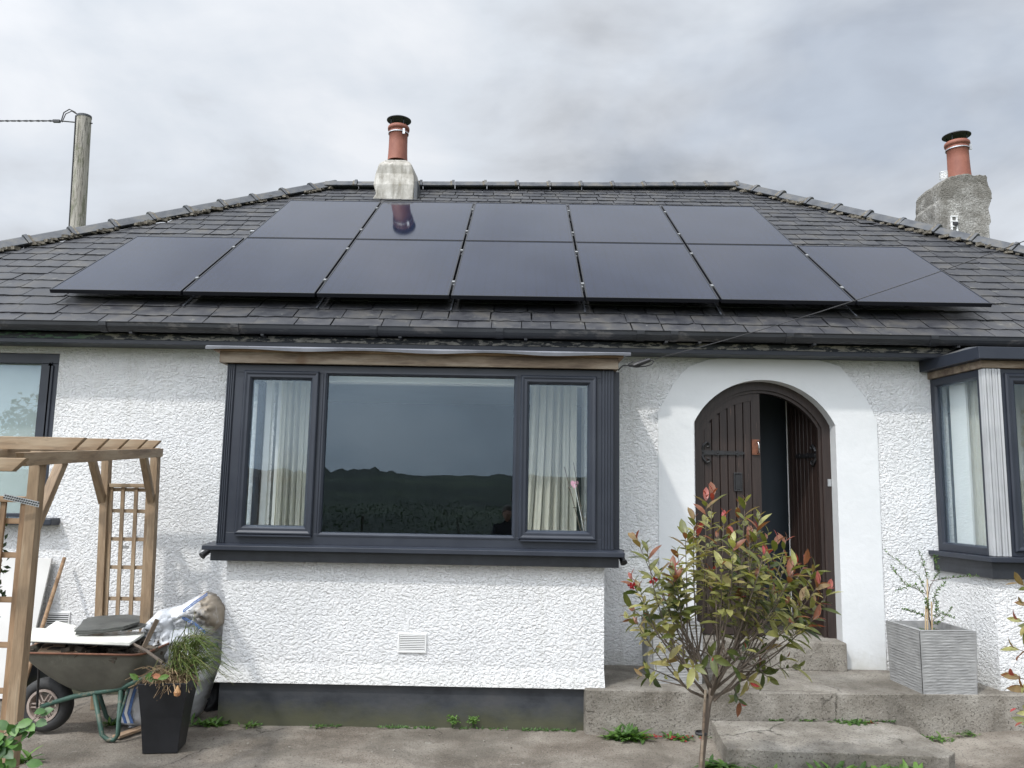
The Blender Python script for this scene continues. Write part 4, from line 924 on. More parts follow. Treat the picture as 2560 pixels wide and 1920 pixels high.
# inner trim visible behind the left light, and the blind cassette
o = MB().box(X(570, 980, 6.3), X(582, 980, 6.3), 6.28, 6.33, bzb+.03, bzt-.04).box(X(598, 980, 6.6), X(606, 980, 6.6), 6.55, 6.64, bzb+.03, bzt-.04).build('window_trim', MT['pvc'], BWO)
MB().box(G['c0']-.05, G['c1']+.05, 6.08, 6.13, zc1-.025, zc1+.05).build('blind_cassette', MT['cream'], BWO)
sb = bzb+.027
def router():
    c = U(1213, 1140, Y=6.12); r = thing('internet_router', 'white router box with a circle mark on the bay window board', 'router', (c.x, 6.14, sb))
    b = MB(); w_, h_ = .105, .10
    pts = [(-w_, 0), (w_*1.02, 0), (w_, h_*.78)]+[(w_-.02+.02*math.sin(a), h_*.80+.0+.02*math.cos(a)) for a in np.linspace(1.4, .1, 4)]+[(-w_+.02-.02*math.sin(a), h_+.0-.02+.02*math.cos(a)) for a in np.linspace(.1, 1.4, 4)]
    b.prism([(c.x+x, 6.12, sb+z) for x, z in pts], (0, .04, 0)).build('casing', MT['pvc'], r, bevel=.004)
    cz = sb+.035
    MB().tube([(c.x+.035*math.cos(a), 6.1185, cz+.035*math.sin(a)) for a in np.linspace(0, 2*math.pi, 33)], .0012, 4, False).build('circle_mark', MT['cable'], r)
    MB().box(c.x-.012, c.x+.012, 6.1188, 6.1199, cz-.003, cz+.0005).build('small_print', MT['cable'], r)
router()
def diffuser():
    c = U(1262, 1140, Y=6.12); r = thing('pink_plant_pot', 'small pink pot with support sticks and a heart pick on the bay window board', 'pot', (c.x, 6.12, sb))
    MB().lathe([(0, 0), (.032, 0), (.042, .085), (.037, .085), (.03, .01)], (c.x, 6.12, sb), 20).build('pot', MT['pink'], r, smooth=True)
    for k, (x, y) in enumerate(((1219, 1008), (1239, 999))):
        e = U(x, y, Y=6.14); s = Vector((c.x-.005+.02*k, 6.12, sb+.02)); o = MB().tube([s, e], .0035, 6)
        for t in (.45, .72): p = s.lerp(e, t); o.box(p.x-.012, p.x+.012, p.y-.004, p.y+.004, p.z-.003, p.z+.003)
        o.build('support_stick', MT['twig_red'] if 0 else MT['bark'], r)
    h = U(1241, 1046, Y=6.15); H = [(16*math.sin(t)**3*.0019, (13*math.cos(t)-5*math.cos(2*t)-2*math.cos(3*t)-math.cos(4*t))*.0023) for t in np.linspace(0, 2*math.pi, 22)[:-1]]
    MB().prism([(h.x+x, 6.15, h.z+z) for x, z in H], (0, .004, 0)).build('heart', mat('pink_heart', [(.75, .38, .5)], rough=.6), r)
    MB().tube([h, (c.x+.01, 6.13, sb+.05)], .003, 5).build('heart_stick', MT['pvc'], r)
diffuser()
# ---- garden arch
def garden_arch():
    r = thing('garden_arch', 'timber garden arch with trellis sides standing left of the bay', 'garden arch', (-2.6, 5.2, 0))
    tm, td = MT['timber'], MT['timber_dark']
    YA, YD = 4.15, 6.3
    A = U(91, 1100, Y=YA); At = U(86, 962, Y=YA); Ab = U(22, 1659, Y=YA); dA = (At-Ab).normalized()
    A1 = At-Vector((0, 0, .03)); A0 = Ab+dA*((0-Ab.z)/dA.z)
    D1 = U(337, 968, Y=YD); D0 = U(320, 1320, Y=YD); dD = (D1-D0).normalized(); D0 = D0-dD*(D0.z/dD.z)
    C1 = U(232, 968, Y=YD); C0 = U(216, 1330, Y=YD); dC = (C1-C0).normalized(); C0 = C0-dC*(C0.z/dC.z)
    off = Vector((-.43, 0, 0)); B1 = A1+off; B0 = A0+off
    for n_, p, q in (('A', A0, A1), ('B', B0, B1), ('C', C0, C1), ('D', D0, D1)): beam('post', p, q, .058, .058, tm, r, up=(0, 1, 0))
    # long beams over the passage
    for a, c in ((A1, D1), (B1, C1)):
        d = (c-a).normalized(); beam('cross_beam', a-d*.30+Vector((.03, 0, -.035)), c+d*.03+Vector((.03, 0, -.035)), .038, .066, tm, r, cut0=.05)
    # rafters with slanted ends
    for k, (px, py) in enumerate(((187, 946), (236, 948), (279, 949), (319, 950), (349, 952))):
        Yk = [4.62, 5.08, 5.50, 5.92, 6.28][k]; e = U(px, py, Y=Yk); e.z -= .012
        beam('rafter', Vector((e.x-.80, Yk, e.z-.025)), Vector((e.x, Yk, e.z-.025)), .035, .075, tm, r, cut0=.07, cut1=.07)
    e = U(62, 988, Y=3.72); beam('rafter', Vector((e.x-.8, 3.72, e.z-.035)), Vector((e.x, 3.72, e.z-.035)), .035, .062, tm, r, cut1=.06)
    e = U(150, 940, Y=4.2); 
    # braces
    def brace(p, t, s=1):
        d = (t-p).normalized(); beam('brace', p+Vector((0, .0, -.42)), p.lerp(t, .0)+(t-p).normalized()*.32+Vector((0, 0, -.06)), .045, .05, tm, r, up=(1, 0, 0))
    brace(A1, D1); brace(D1, A1); brace(C1, B1)
    # far trellis between C and D
    def trellis(P0, P1, Q0, Q1, zt, zb_, mt, rows, nst=2, y_off=-.01):
        # P left post, Q right post (P0/Q0 foot)
        def at(p0, p1, z): return p0.lerp(p1, (z-p0.z)/(p1.z-p0.z))
        beam('trellis_rail', at(P0, P1, zt)+Vector((.035, 0, 0)), at(Q0, Q1, zt)-Vector((.035, 0, 0)), .04, .03, mt, r)
        for s in [0.04]+[(i+1)/(nst+1) for i in range(nst)]+[.96]:
            a = at(P0, P1, zb_).lerp(at(Q0, Q1, zb_), .09+.82*s); c = at(P0, P1, zt-.015).lerp(at(Q0, Q1, zt-.015), .09+.82*s)
            beam('trellis_slat', a, c, .014, .028, mt, r, up=(1, 0, 0), bevel=.001)
        for z in rows:
            a = at(P0, P1, z).lerp(at(Q0, Q1, z), .1); c = at(P0, P1, z).lerp(at(Q0, Q1, z), .9)
            beam('trellis_slat', a+Vector((0, .016, 0)), c+Vector((0, .016, 0)), .012, .028, mt, r, bevel=.001)
    zr = [Zc(280, y, YD) for y in (1058, 1104, 1165, 1226, 1294)]
    trellis(C0, C1, D0, D1, Zc(280, 1049, YD), .35, tm, zr)
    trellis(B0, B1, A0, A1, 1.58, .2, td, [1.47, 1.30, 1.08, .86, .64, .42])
    # perforated fixing straps
    a, c = U(8, 1072, Y=4.05), U(84, 1090, Y=4.09); b = MB(); n = 15; hgt = .0135
    b.prism([(a.x, a.y, a.z-hgt), (c.x, c.y, c.z-hgt), (c.x, c.y, c.z+hgt), (a.x, a.y, a.z+hgt)], (0, .003, 0)); b.cm = 1
    for i in range(n):
        for rw in (-1, 1):
            p = a.lerp(c, (i+.5+.25*rw)/n); b.lathe([(0, .001), (.0046, .001), (.0046, -.002)], n=8, M=T((p.x, p.y-.0005, p.z+rw*.006)) @ Matrix.Rotation(math.pi/2, 4, 'X'))
    b.build('perforated_strap', [MT['steel'], MT['darkedge']], r)
    a = U(278, 1182, Y=6.5); MB().box(a.x-.07, a.x, 6.5, 6.503, a.z-.012, a.z+.012).build('perforated_strap', MT['steel'], r)
garden_arch()
# ---- leaning board and broom handle
def leaning():
    a, c = U(-60, 1440, Y=6.4), U(100, 1460, Y=6.4); t = U(112, 1206, Y=6.7); zt = t.z
    xl, xr = -4.3, t.x
    o = MB().prism([(xl, 6.45, .02), (xr-.01, 6.45, .02), (xr, 6.70, zt), (xl, 6.70, zt)], (0, .02, 0)).build('leaning_board', mat('dull_white_board', [(.48, .47, .45), (.56, .55, .53)], 2, 4, .5), bevel=.003)
    tag(o, 'large white board leaning on the wall behind the garden arch', 'board')
    p0 = U(92, 1352, Y=6.25); p1 = U(139, 1206, Y=6.68); d = (p1-p0).normalized(); q = p0-d*((p0.z-.02)/d.z)
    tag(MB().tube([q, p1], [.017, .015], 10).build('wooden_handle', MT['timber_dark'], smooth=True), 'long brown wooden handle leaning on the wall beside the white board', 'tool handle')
leaning()
# ---- wheelbarrow
def wheelbarrow():
    Yc = 5.72; Yn = 5.42; Yf = 6.02
    wc = U(100, 1535, Y=Yc); wc.z = .178
    r = thing('wheelbarrow', 'old wheelbarrow with green tube frame and dirty tray full of rubble', 'wheelbarrow', (wc.x+.5, Yc, 0))
    Mw = T(wc) @ Matrix.Rotation(math.pi/2, 4, 'X')
    wh = MB().lathe([(.105, -.045), (.13, -.055), (.16, -.048), (.176, -.02), (.178, 0), (.176, .02), (.16, .048), (.13, .055), (.105, .045), (.105, -.045)], n=40, M=Mw).build('wheel', MT['rubber'], r, smooth=True)
    b = MB().lathe([(.108, -.046), (.108, -.052), (.092, -.052), (.088, -.03), (.088, .03), (.092, .052), (.108, .052), (.108, .046)], n=32, M=Mw)
    b.lathe([(0, .056), (.018, .056), (.02, .05), (.02, -.05), (.018, -.056), (0, -.056)], n=14, M=Mw)
    b.build('rim', MT['rim'], wh, smooth=False)
    b = MB()
    for k in range(6):
        for s in (-.012, .012): b.box(.015, .095, s-.004, s+.004, .028, .04, Mw @ Matrix.Rotation(k*math.pi/3, 4, 'Z'))
    b.box(-.05, .05, -.05, .05, -.004, .0, Mw); b.build('wheel_spoke', MT['rim'], wh)
    # tray (loft)
    xl, xr = X(30, 1408, Yn), X(306, 1408, Yn); zt = Zc(160, 1410, Yn)
    bl, br = X(150, 1490, Yn+.12), X(262, 1490, Yn+.12); zb_ = zt-.275
    def ringp(x0, x1, y0, y1, z, rad, n=5):
        P = []
        for (cx, cy, a0) in ((x1-rad, y1-rad, 0), (x0+rad, y1-rad, 90), (x0+rad, y0+rad, 180), (x1-rad, y0+rad, 270)):
            for k in range(n): a = R_(a0+90*k/(n-1)); P.append((cx+rad*math.cos(a), cy+rad*math.sin(a), z))
        return P
    rows = [ringp(xl-.012, xr+.012, Yn-.012, Yf+.012, zt-.012, .08), ringp(xl-.014, xr+.014, Yn-.014, Yf+.014, zt, .08), ringp(xl, xr, Yn, Yf, zt, .08)]
    for t in (.1, .3, .5, .7, .85, .94, 1.0):
        s = t**1.15; e = .0 if t < .9 else .02
        rows.append(ringp(xl+(bl-xl)*s, xr+(br-xr)*(t**1.9), Yn+.14*t, Yf-.14*t, zt-(zt-zb_)*(1-(1-t)**1.25)-e*0, .08+.03*t))
    b = MB(); n = len(rows[0])
    for q in rows:
        for p in q: b.v.append(p); b.t.append(.5)
    for i in range(len(rows)-1):
        for k in range(n): b.f.append((i*n+k, i*n+(k+1) % n, (i+1)*n+(k+1) % n, (i+1)*n+k)); b.mi.append(1 if i < 2 else 0)
    b.f.append(tuple(range((len(rows)-1)*n, len(rows)*n))); b.mi.append(0)
    o = b.build('tray', [MT['tray'], MT['rust2']], r, smooth=True); o.modifiers.new('s', 'SOLIDIFY').thickness = .004
    # frame tubes: from the axle, under the tray, back to the handles
    for y, s in ((Yn+.13, 1), (Yf-.13, -1)):
        yy = Yc-.07*s
        P = [Vector((wc.x, yy, wc.z)), Vector((X(118, 1520, yy), yy, Zc(118, 1520, yy)+.01)), Vector((X(160, 1500, y), y, zb_-.03)), Vector((X(265, 1478, y), y, zb_+.03)), Vector((X(310, 1455, y-.06*s), y-.08*s, zb_+.11)), Vector((X(380, 1430, y), y-.08*s, zb_+.20)), Vector((X(460, 1415, y), y-.08*s, zb_+.24))]
        MB().tube(P, .0165, 10).build('frame_tube', MT['greentube'], r, smooth=True)
        a0 = Vector((X(205, 1490, y), y, zb_-.01)); a1 = Vector((X(228, 1570, y-.02*s), y-.04*s, .018)); a2 = Vector((X(262, 1570, y), y-.04*s, .018)); a3 = Vector((X(262, 1480, y), y, zb_+.02))
        MB().tube([a0, a1-Vector((.01, 0, -.03)), a1+Vector((.03, 0, 0)), a2+Vector((-.02, 0, 0)), a2+Vector((0, 0, .03)), a3], .0145, 10).build('leg', MT['greentube'], r, smooth=True)
        MB().tube([Vector((X(278, 1480, y), y, zb_+.03)), a2+Vector((.0, 0, .12))], .009, 8).build('leg_brace', MT['greentube'], r)
    MB().tube([(X(85, 1430, Yn+.1), Yn+.1, zt-.10), (wc.x-.02, Yc-.08, wc.z)], .008, 6).build('tray_stay', MT['iron'], r)
    # ---- load, each piece a thing
    zr = zt
    q = [U(58, 1380, Y=Yn-.02), U(280, 1389, Y=Yn-.02), U(316, 1365, Y=Yn+.5), U(72, 1356, Y=Yn+.5)]
    zz = q[0].z
    o = MB().prism([(v.x, v.y, v.z-.016) for v in q], (0, 0, .016)); o = o.build('laminate_board', MT['whiteboard'], bevel=.001); tag(o, 'cream laminate board lying across the top of the wheelbarrow load', 'board')
    tag(MB().prism([(v.x, v.y-.001, v.z-.022) for v in q], (0, 0, .0055)).build('backing_board', MT['darkedge']), 'dark backing sheet under the cream board on the wheelbarrow', 'board')
    s0 = [(159, 1366), (178, 1338), (208, 1334), (275, 1331), (296, 1334), (292, 1346), (262, 1357), (215, 1363)]
    for k in range(3):
        jit = [(x+random.uniform(-5, 5)+k*3, y) for x, y in s0]
        Yk = Yn+.18
        P = []
        for x, y in jit:
            d = Yn+.16+(1366-y)/36*.40; P.append(U(x, y+4-3.5*k, Y=d))
        tag(MB().prism([(p.x, p.y, p.z-.006) for p in P], (0, 0, .009)).build('roof_slate', MT['slab'], bevel=.001), ['lowest', 'middle', 'topmost'][k]+' loose dark slate in the stack on the cream board', 'slate', 'loose slates on the wheelbarrow')
    P = [U(x, y, Y=d) for x, y, d in ((262, 1362, 5.7), (300, 1357, 5.75), (322, 1348, 5.9), (290, 1344, 5.95))]
    tag(MB().prism(P, (0, 0, -.008)).build('roof_slate', MT['slab']), 'broken grey slate sticking out right of the slate stack', 'slate')
    P = [U(x, y, Y=d) for x, y, d in ((100, 1356, 5.95), (122, 1341, 6.1), (165, 1352, 6.1), (160, 1358, 5.95))]
    tag(MB().prism(P, (0, 0, -.012)).build('small_white_board', MT['whiteboard']), 'small cream board corner behind the big board on the wheelbarrow', 'board')
    for k, pts in enumerate((((80, 1408, 5.46), (137, 1408, 5.46), (143, 1388, 5.62), (98, 1388, 5.62)), ((141, 1407, 5.47), (185, 1407, 5.47), (222, 1388, 5.65), (146, 1389, 5.65)))):
        P = [U(x, y, Y=d) for x, y, d in pts]
        tag(MB().prism([(p.x, p.y, p.z) for p in P], (0, 0, -.015)).build('wood_offcut', MT['pale_wood'], bevel=.002), ['pale square wood offcut at the left of the barrow load', 'darker pale wood offcut in the middle of the barrow load'][k], 'offcut', 'wood offcuts in the wheelbarrow')
    b = MB()
    for k in range(170):
        x = random.uniform(xl+.06, xr-.03); y = random.uniform(Yn+.06, Yf-.06); s = random.uniform(.02, .07)
        b.ct = random.random(); b.box(-s, s, -s*.5, s*.5, -s*.2, s*.2, T((x, y, zt-.03+random.uniform(-.03, .04))) @ Matrix.Rotation(random.uniform(0, 6), 4, 'Z') @ Matrix.Rotation(random.uniform(-.6, .6), 4, 'X'))
    tag(b.build('rubble', mat('dark_rubble', [(.03, .025, .02), (.09, .07, .05)], 12, 4, .9)), 'dark broken rubble and scraps filling the wheelbarrow', 'rubble', kind='stuff')
    # sticks poking out at the right
    for k, (a, c, rr, lab) in enumerate((((300, 1420, 5.5), (340, 1338, 5.6), .012, 'pale grey split lath poking up right of the barrow load'), ((285, 1390, 5.5), (352, 1432, 5.35), .010, 'thin brown stick pointing down from the barrow'), ((300, 1405, 5.55), (345, 1425, 5.4), .008, 'short thin twig beside the barrow stick'))):
        p, q = U(a[0], a[1], Y=a[2]), U(c[0], c[1], Y=c[2])
        if k == 0: o = beam('split_lath', p, q, .008, .035, MT['timber_grey'], None)
        else: o = MB().tube([p, p.lerp(q, .5)+Vector((0, 0, .01)), q], rr, 7).build('stick', MT['bark'])
        tag(o, lab, 'stick')
    return r
wheelbarrow()
# ---- bulk bag heap in the corner
def sdf(poly, x, z):
    d = 1e9; ins = False; n = len(poly); cp = (x, z)
    for i in range(n):
        ax, az = poly[i]; bx, bz = poly[(i+1) % n]; ex, ez = bx-ax, bz-az; wx, wz = x-ax, z-az
        t = max(0, min(1, (wx*ex+wz*ez)/(ex*ex+ez*ez+1e-12))); dx, dz = wx-ex*t, wz-ez*t
        if dx*dx+dz*dz < d: d = dx*dx+dz*dz; cp = (ax+ex*t, az+ez*t)
        if (az > z) != (bz > z) and x < (bx-ax)*(z-az)/(bz-az)+ax: ins = not ins
    return (math.sqrt(d) if ins else -math.sqrt(d)), cp
def cloth(name, outline, Y, depth, mt, label, cat, seed=0, step=.012, fold=.05, stripes=None, dirv=(1, .6), fr=7):
    poly = [(U(x, y, Y=Y).x, U(x, y, Y=Y).z) for x, y in outline]
    xs = [p[0] for p in poly]; zs = [p[1] for p in poly]; nx = int((max(xs)-min(xs))/step)+2; nz_ = int((max(zs)-min(zs))/step)+2
    b = MB(); idx = {}
    for j in range(nz_):
        for i in range(nx):
            x = min(xs)+i*step; z = min(zs)+j*step; d, cp = sdf(poly, x, z)
            if d > -step*1.2:
                if d < step*.3: x, z = cp
                d = max(0, d); t = min(1, d/.14)
                u = x*dirv[0]+z*dirv[1]; v = -x*dirv[1]+z*dirv[0]
                wx_ = .5*noise.noise((x*5, z*5, seed+7)); rg = lambda q: (1-min(1, abs(q)*2.4))**2
                f = .9-(.55*rg(noise.noise((u*fr+wx_, v*fr*.45, seed)))+.40*rg(noise.noise((u*fr*1.9+3, v*fr*1.3+wx_*2, seed+2)))+.22*rg(noise.noise((u*fr*3.6, v*fr*3, seed+5))))
                yy = Y-depth*math.sqrt(1-(1-t)**2)-(.5-f)*fold*2*min(1, t*2.2)
                idx[i, j] = len(b.v); b.v.append((x, yy, z)); 
                tt = 0
                if stripes:
                    for (sx_, sz_, nxv, nzv, wd) in stripes:
                        k = (x-sx_)*nxv+(z-sz_)*nzv+.02*noise.noise((x*6, z*6, seed)); tt = 1 if (abs(k) < wd and abs(k) > wd*.35) else tt
                b.t.append(tt)
    for (i, j), a in idx.items():
        if all(q in idx for q in ((i+1, j), (i+1, j+1), (i, j+1))): b.f.append((a, idx[i+1, j], idx[i+1, j+1], idx[i, j+1])); b.mi.append(0)
    o = b.build(name, mt, smooth=True); m_ = o.modifiers.new('s', 'SOLIDIFY'); m_.thickness = .008; m_.offset = 1
    return tag(o, label, cat)
cloth('bulk_bag', [(268, 1560), (292, 1475), (330, 1440), (300, 1400), (325, 1345), (352, 1318), (400, 1306), (448, 1279), (468, 1286), (484, 1310), (484, 1400), (462, 1470), (440, 1530), (405, 1570), (330, 1562)], 6.2, .30, MT['bag'],
      'crumpled white woven bulk bag stained brown, heaped in the corner by the bay', 'bag', 3, fold=.085, fr=6)
def fl():   # folded-over top, lower flap and webbing of the bag
    par = None
    o = cloth('bag_flap', [(322, 1350), (345, 1322), (398, 1308), (446, 1281), (470, 1290), (484, 1312), (482, 1345), (455, 1372), (430, 1362), (395, 1352), (350, 1352)], 5.98, .12, MT['bag'], None, None, 9, fold=.075, fr=8, dirv=(.6, 1))
    o2 = cloth('bag_flap', [(352, 1420), (350, 1385), (372, 1362), (420, 1352), (450, 1362), (430, 1385), (400, 1395), (372, 1432)], 5.92, .08, MT['bag'], None, None, 15, fold=.065, fr=8)
    o3 = cloth('bag_flap', [(263, 1560), (272, 1520), (290, 1472), (318, 1472), (318, 1562), (285, 1566)], 5.84, .05, MT['bag'], None, None, 21, fold=.02, fr=5)
    bag = D.objects['bulk_bag']
    def web(pts, w_, mt):
        b = MB(); P = [U(x, y, Y=d) for x, y, d in pts]; n = len(P)
        for p in P: b.v += [(p.x-w_, p.y, p.z), (p.x+w_, p.y-.002, p.z)]; b.t += [.5, .5]
        for i in range(n-1): b.f.append((2*i, 2*i+1, 2*i+3, 2*i+2)); b.mi.append(0)
        o = b.build('webbing', mt, bag); o.modifiers.new('s', 'SOLIDIFY').thickness = .004
    for dx, mt in ((-7, MT['bagstripe']), (0, MT['pvc']), (7, MT['bagstripe'])):
        web([(288+dx, 1480, 5.775), (279+dx, 1510, 5.77), (272+dx, 1540, 5.775), (279+dx, 1562, 5.78)], .010, mt)
    for k in range(2):
        b = MB().tube([U(x, y+4*k, Y=5.84) for x, y in ((448, 1281), (420, 1300), (396, 1318), (394, 1332), (420, 1345), (444, 1365))], .004, 5); b.build('webbing', MT['bagstripe'], bag)
    for k in (o, o2, o3):
        k.parent = bag; k.matrix_basis = Matrix.Identity(4)
fl()
cloth('black_sheet', [(405, 1560), (440, 1480), (470, 1390), (486, 1390), (492, 1560)], 6.45, .12, MT['blacksheet'], 'black plastic sheet slumped between the bag and the bay plinth', 'plastic sheet', 31, step=.02, fold=.04)
# ---- black planter with dead plants
def black_planter():
    c = U(343, 1600, Z=0); Y = 5.38; rz = R_(8); hb, ht, H = .105, .152, .43
    c = Vector((X(344, 1600, 5.33), 5.42, 0))
    r = thing('black_planter', 'tall tapered black square planter in front of the wheelbarrow', 'planter', c, rz=rz)
    M = WM[r.name]; b = MB(); rows = []
    for t, ins in ((0, 0), (.5, 0), (1, 0)):
        h = hb+(ht-hb)*(t**1.3); rows.append([(-h, -h, H*t), (h, -h, H*t), (h, h, H*t), (-h, h, H*t)])
    h = ht-.01; rows.append([(-h, -h, H), (h, -h, H), (h, h, H), (-h, h, H)]); h = ht-.03; rows.append([(-h, -h, H-.06), (h, -h, H-.06), (h, h, H-.06), (-h, h, H-.06)])
    for q in rows:
        for p in q: b.v.append(p); b.t.append(.5)
    for i in range(len(rows)-1):
        for k in range(4): b.f.append((i*4+k, i*4+(k+1) % 4, (i+1)*4+(k+1) % 4, (i+1)*4+k)); b.mi.append(0)
    e = 16; b.f += [(0, 3, 2, 1), (e, e+1, e+2, e+3)]; b.mi += [0, 0]
    b.build('planter_shell', MT['plasticpot'], r, M, bevel=.003)
    # withered plants
    b = MB(); top = Vector((c.x, c.y, H))
    for k in range(420):
        a = random.uniform(0, 2*math.pi); rr = random.uniform(0, .15); p = top+Vector((rr*math.cos(a), rr*math.sin(a), random.uniform(-.04, .05)))
        d = Vector((random.uniform(-1, 1), random.uniform(-1, .6), random.uniform(-.35, .5))).normalized(); L = random.uniform(.05, .14)
        b.ct = random.choice([0, .3, .5, .5, .6]); b.tube([p, p+d*L*.5+Vector((0, 0, .01)), p+d*L+Vector((0, 0, -.03))], .0022, 3, False)
    tag(b.build('dead_stems', MT['straw']), 'mat of dead straw stems in the black planter', 'dead plants', kind='stuff')
    b = MB()
    for k in range(200):
        p = top+Vector((random.uniform(-.02, .16), random.uniform(-.05, .08), random.uniform(.02, .2))); 
        d = Vector((random.uniform(-.1, 1.1), random.uniform(-.5, .3), random.uniform(0, .9))).normalized(); L = random.uniform(.12, .30)
        b.ct = random.choice([.85, .95, 1, 1, 1]); b.tube([p, p+d*L*.5+Vector((0, 0, .03)), p+d*L+Vector((.03, 0, -.04-.1*random.random()))], [.003, .0025, .001], 3, False)
    tag(b.build('green_grass_stems', MT['straw']), 'drooping green grassy stems over the black planter', 'grass', kind='stuff')
    p = top+Vector((-.02, 0, .0)); q = U(396, 1388, Y=5.5)
    tag(MB().tube([p, p.lerp(q, .5)+Vector((0, 0, .02)), q], [.013, .015, .016], 8).build('root_stump', MT['bark']), 'dark woody stem slanting up out of the black planter', 'plant stem')
    LF = ((-.13, 'green leaf at the left rim of the black planter'), (-.05, 'orange red leaf on the straw in the black planter'), (-.01, 'green leaf right of the orange leaf in the black planter'), (.06, 'small jagged green leaf at the front middle of the black planter'), (-.09, 'green leaf hanging over the front left of the black planter'))
    for i, (x, lab) in enumerate(LF):
        b = MB(); p = top+Vector((x, -.15, .02+.03*(i % 2)))
        leafblade(b, p, (random.uniform(-1, 1), -.4, random.uniform(-.2, .8)), (0, -1, .4), .07, .035, .9 if i == 1 else random.uniform(.5, 1))
        tag(b.build('loose_leaf', mat('orange_dead_leaf', [(.30, .10, .04), (.38, .15, .07)]) if i == 1 else MT['weed']), lab, 'leaf')
    b = MB(); p = U(383, 1495, Y=5.25); tag(b.lathe([(0, -.03), (.018, -.02), (.022, 0), (.012, .02), (.004, .04)], (p.x, p.y, p.z), 10).build('bulb', mat('bulb_skin', [(.35, .14, .06), (.45, .28, .12)], 20)), 'brown plant bulb hanging at the right side of the black planter', 'bulb')
black_planter()
p, q = U(250, 1592, Z=.02), U(302, 1574, Z=.02)
tag(beam('timber_offcut', p, q+(q-p)*.3, .06, .018, MT['pale_wood'], None), 'pale splintered timber offcut lying left of the black planter', 'offcut')
# ---- ribbed planters
def ribbed(cx, cy, w_, dp, H, rz, label, zb_=.30):
    r = thing('ribbed_planter', label, 'planter', (cx, cy, zb_), 'grey ribbed planters on the terrace', rz); M = WM[r.name]
    b = MB(); rows = 72; seg = 14; nr = 22
    for s in range(4):
        a = [(-1, -1), (1, -1), (1, 1), (-1, 1)][s]; c = [(1, -1), (1, 1), (-1, 1), (-1, -1)][s]; base = len(b.v); nx_, ny_ = [(0, -1), (1, 0), (0, 1), (-1, 0)][s]
        for j in range(rows+1):
            t = j/rows; k = .95+.05*t
            for i in range(seg+1):
                u = i/seg; x = (a[0]+(c[0]-a[0])*u)*w_/2*k; y = (a[1]+(c[1]-a[1])*u)*dp/2*k; rr = t*nr+.35*noise.noise((u*2.2+s*9, t*3, cx)); ph = rr % 1
                dd = .0034*(1-abs(2*ph-1)**1.5)*(.6+.8*noise.noise((u*5+s*3, int(rr)*1.7, 2)))+.002*noise.noise((u*20, t*40, s))
                if i in (0, seg) or j in (0, rows): dd = .003
                b.v.append((x+nx_*dd, y+ny_*dd, H*t)); b.t.append(.5)
        for j in range(rows):
            for i in range(seg): q = base+j*(seg+1)+i; b.f.append((q, q+1, q+seg+2, q+seg+1)); b.mi.append(0)
    b.build('planter_wall', MT['stonepot'], r, M)
    prof = [(0, H+.003), (.03, H+.003), (.035, H-.06)]; b = MB()
    for ins, z in [(-.002, H+.001)]+prof[1:]:
        for sx_, sy_ in ((-1, -1), (1, -1), (1, 1), (-1, 1)): b.v.append((sx_*(w_/2-ins), sy_*(dp/2-ins), z)); b.t.append(.5)
    for i in range(2):
        for k in range(4): b.f.append((i*4+k, i*4+(k+1) % 4, (i+1)*4+(k+1) % 4, (i+1)*4+k)); b.mi.append(0)
    b.build('planter_rim', MT['stonepot'], r, M)
    MB().box(-w_/2+.03, w_/2-.03, -dp/2+.03, dp/2-.03, H-.09, H-.055).build('soil', MT['soil'], r, M)
    return r
PR = ribbed(3.10, 6.19, .415, .47, .435, R_(3), 'grey ribbed stone planter holding a young tree, right of the door')
pl = U(1405, 1477, Z=.3); pr = U(1517, 1480, Z=.3)
ribbed((pl.x+pr.x)/2+.01, pl.y+.22, pr.x-pl.x, .42, .42, R_(2), 'grey ribbed stone planter left of the door, behind the red-tipped shrub')
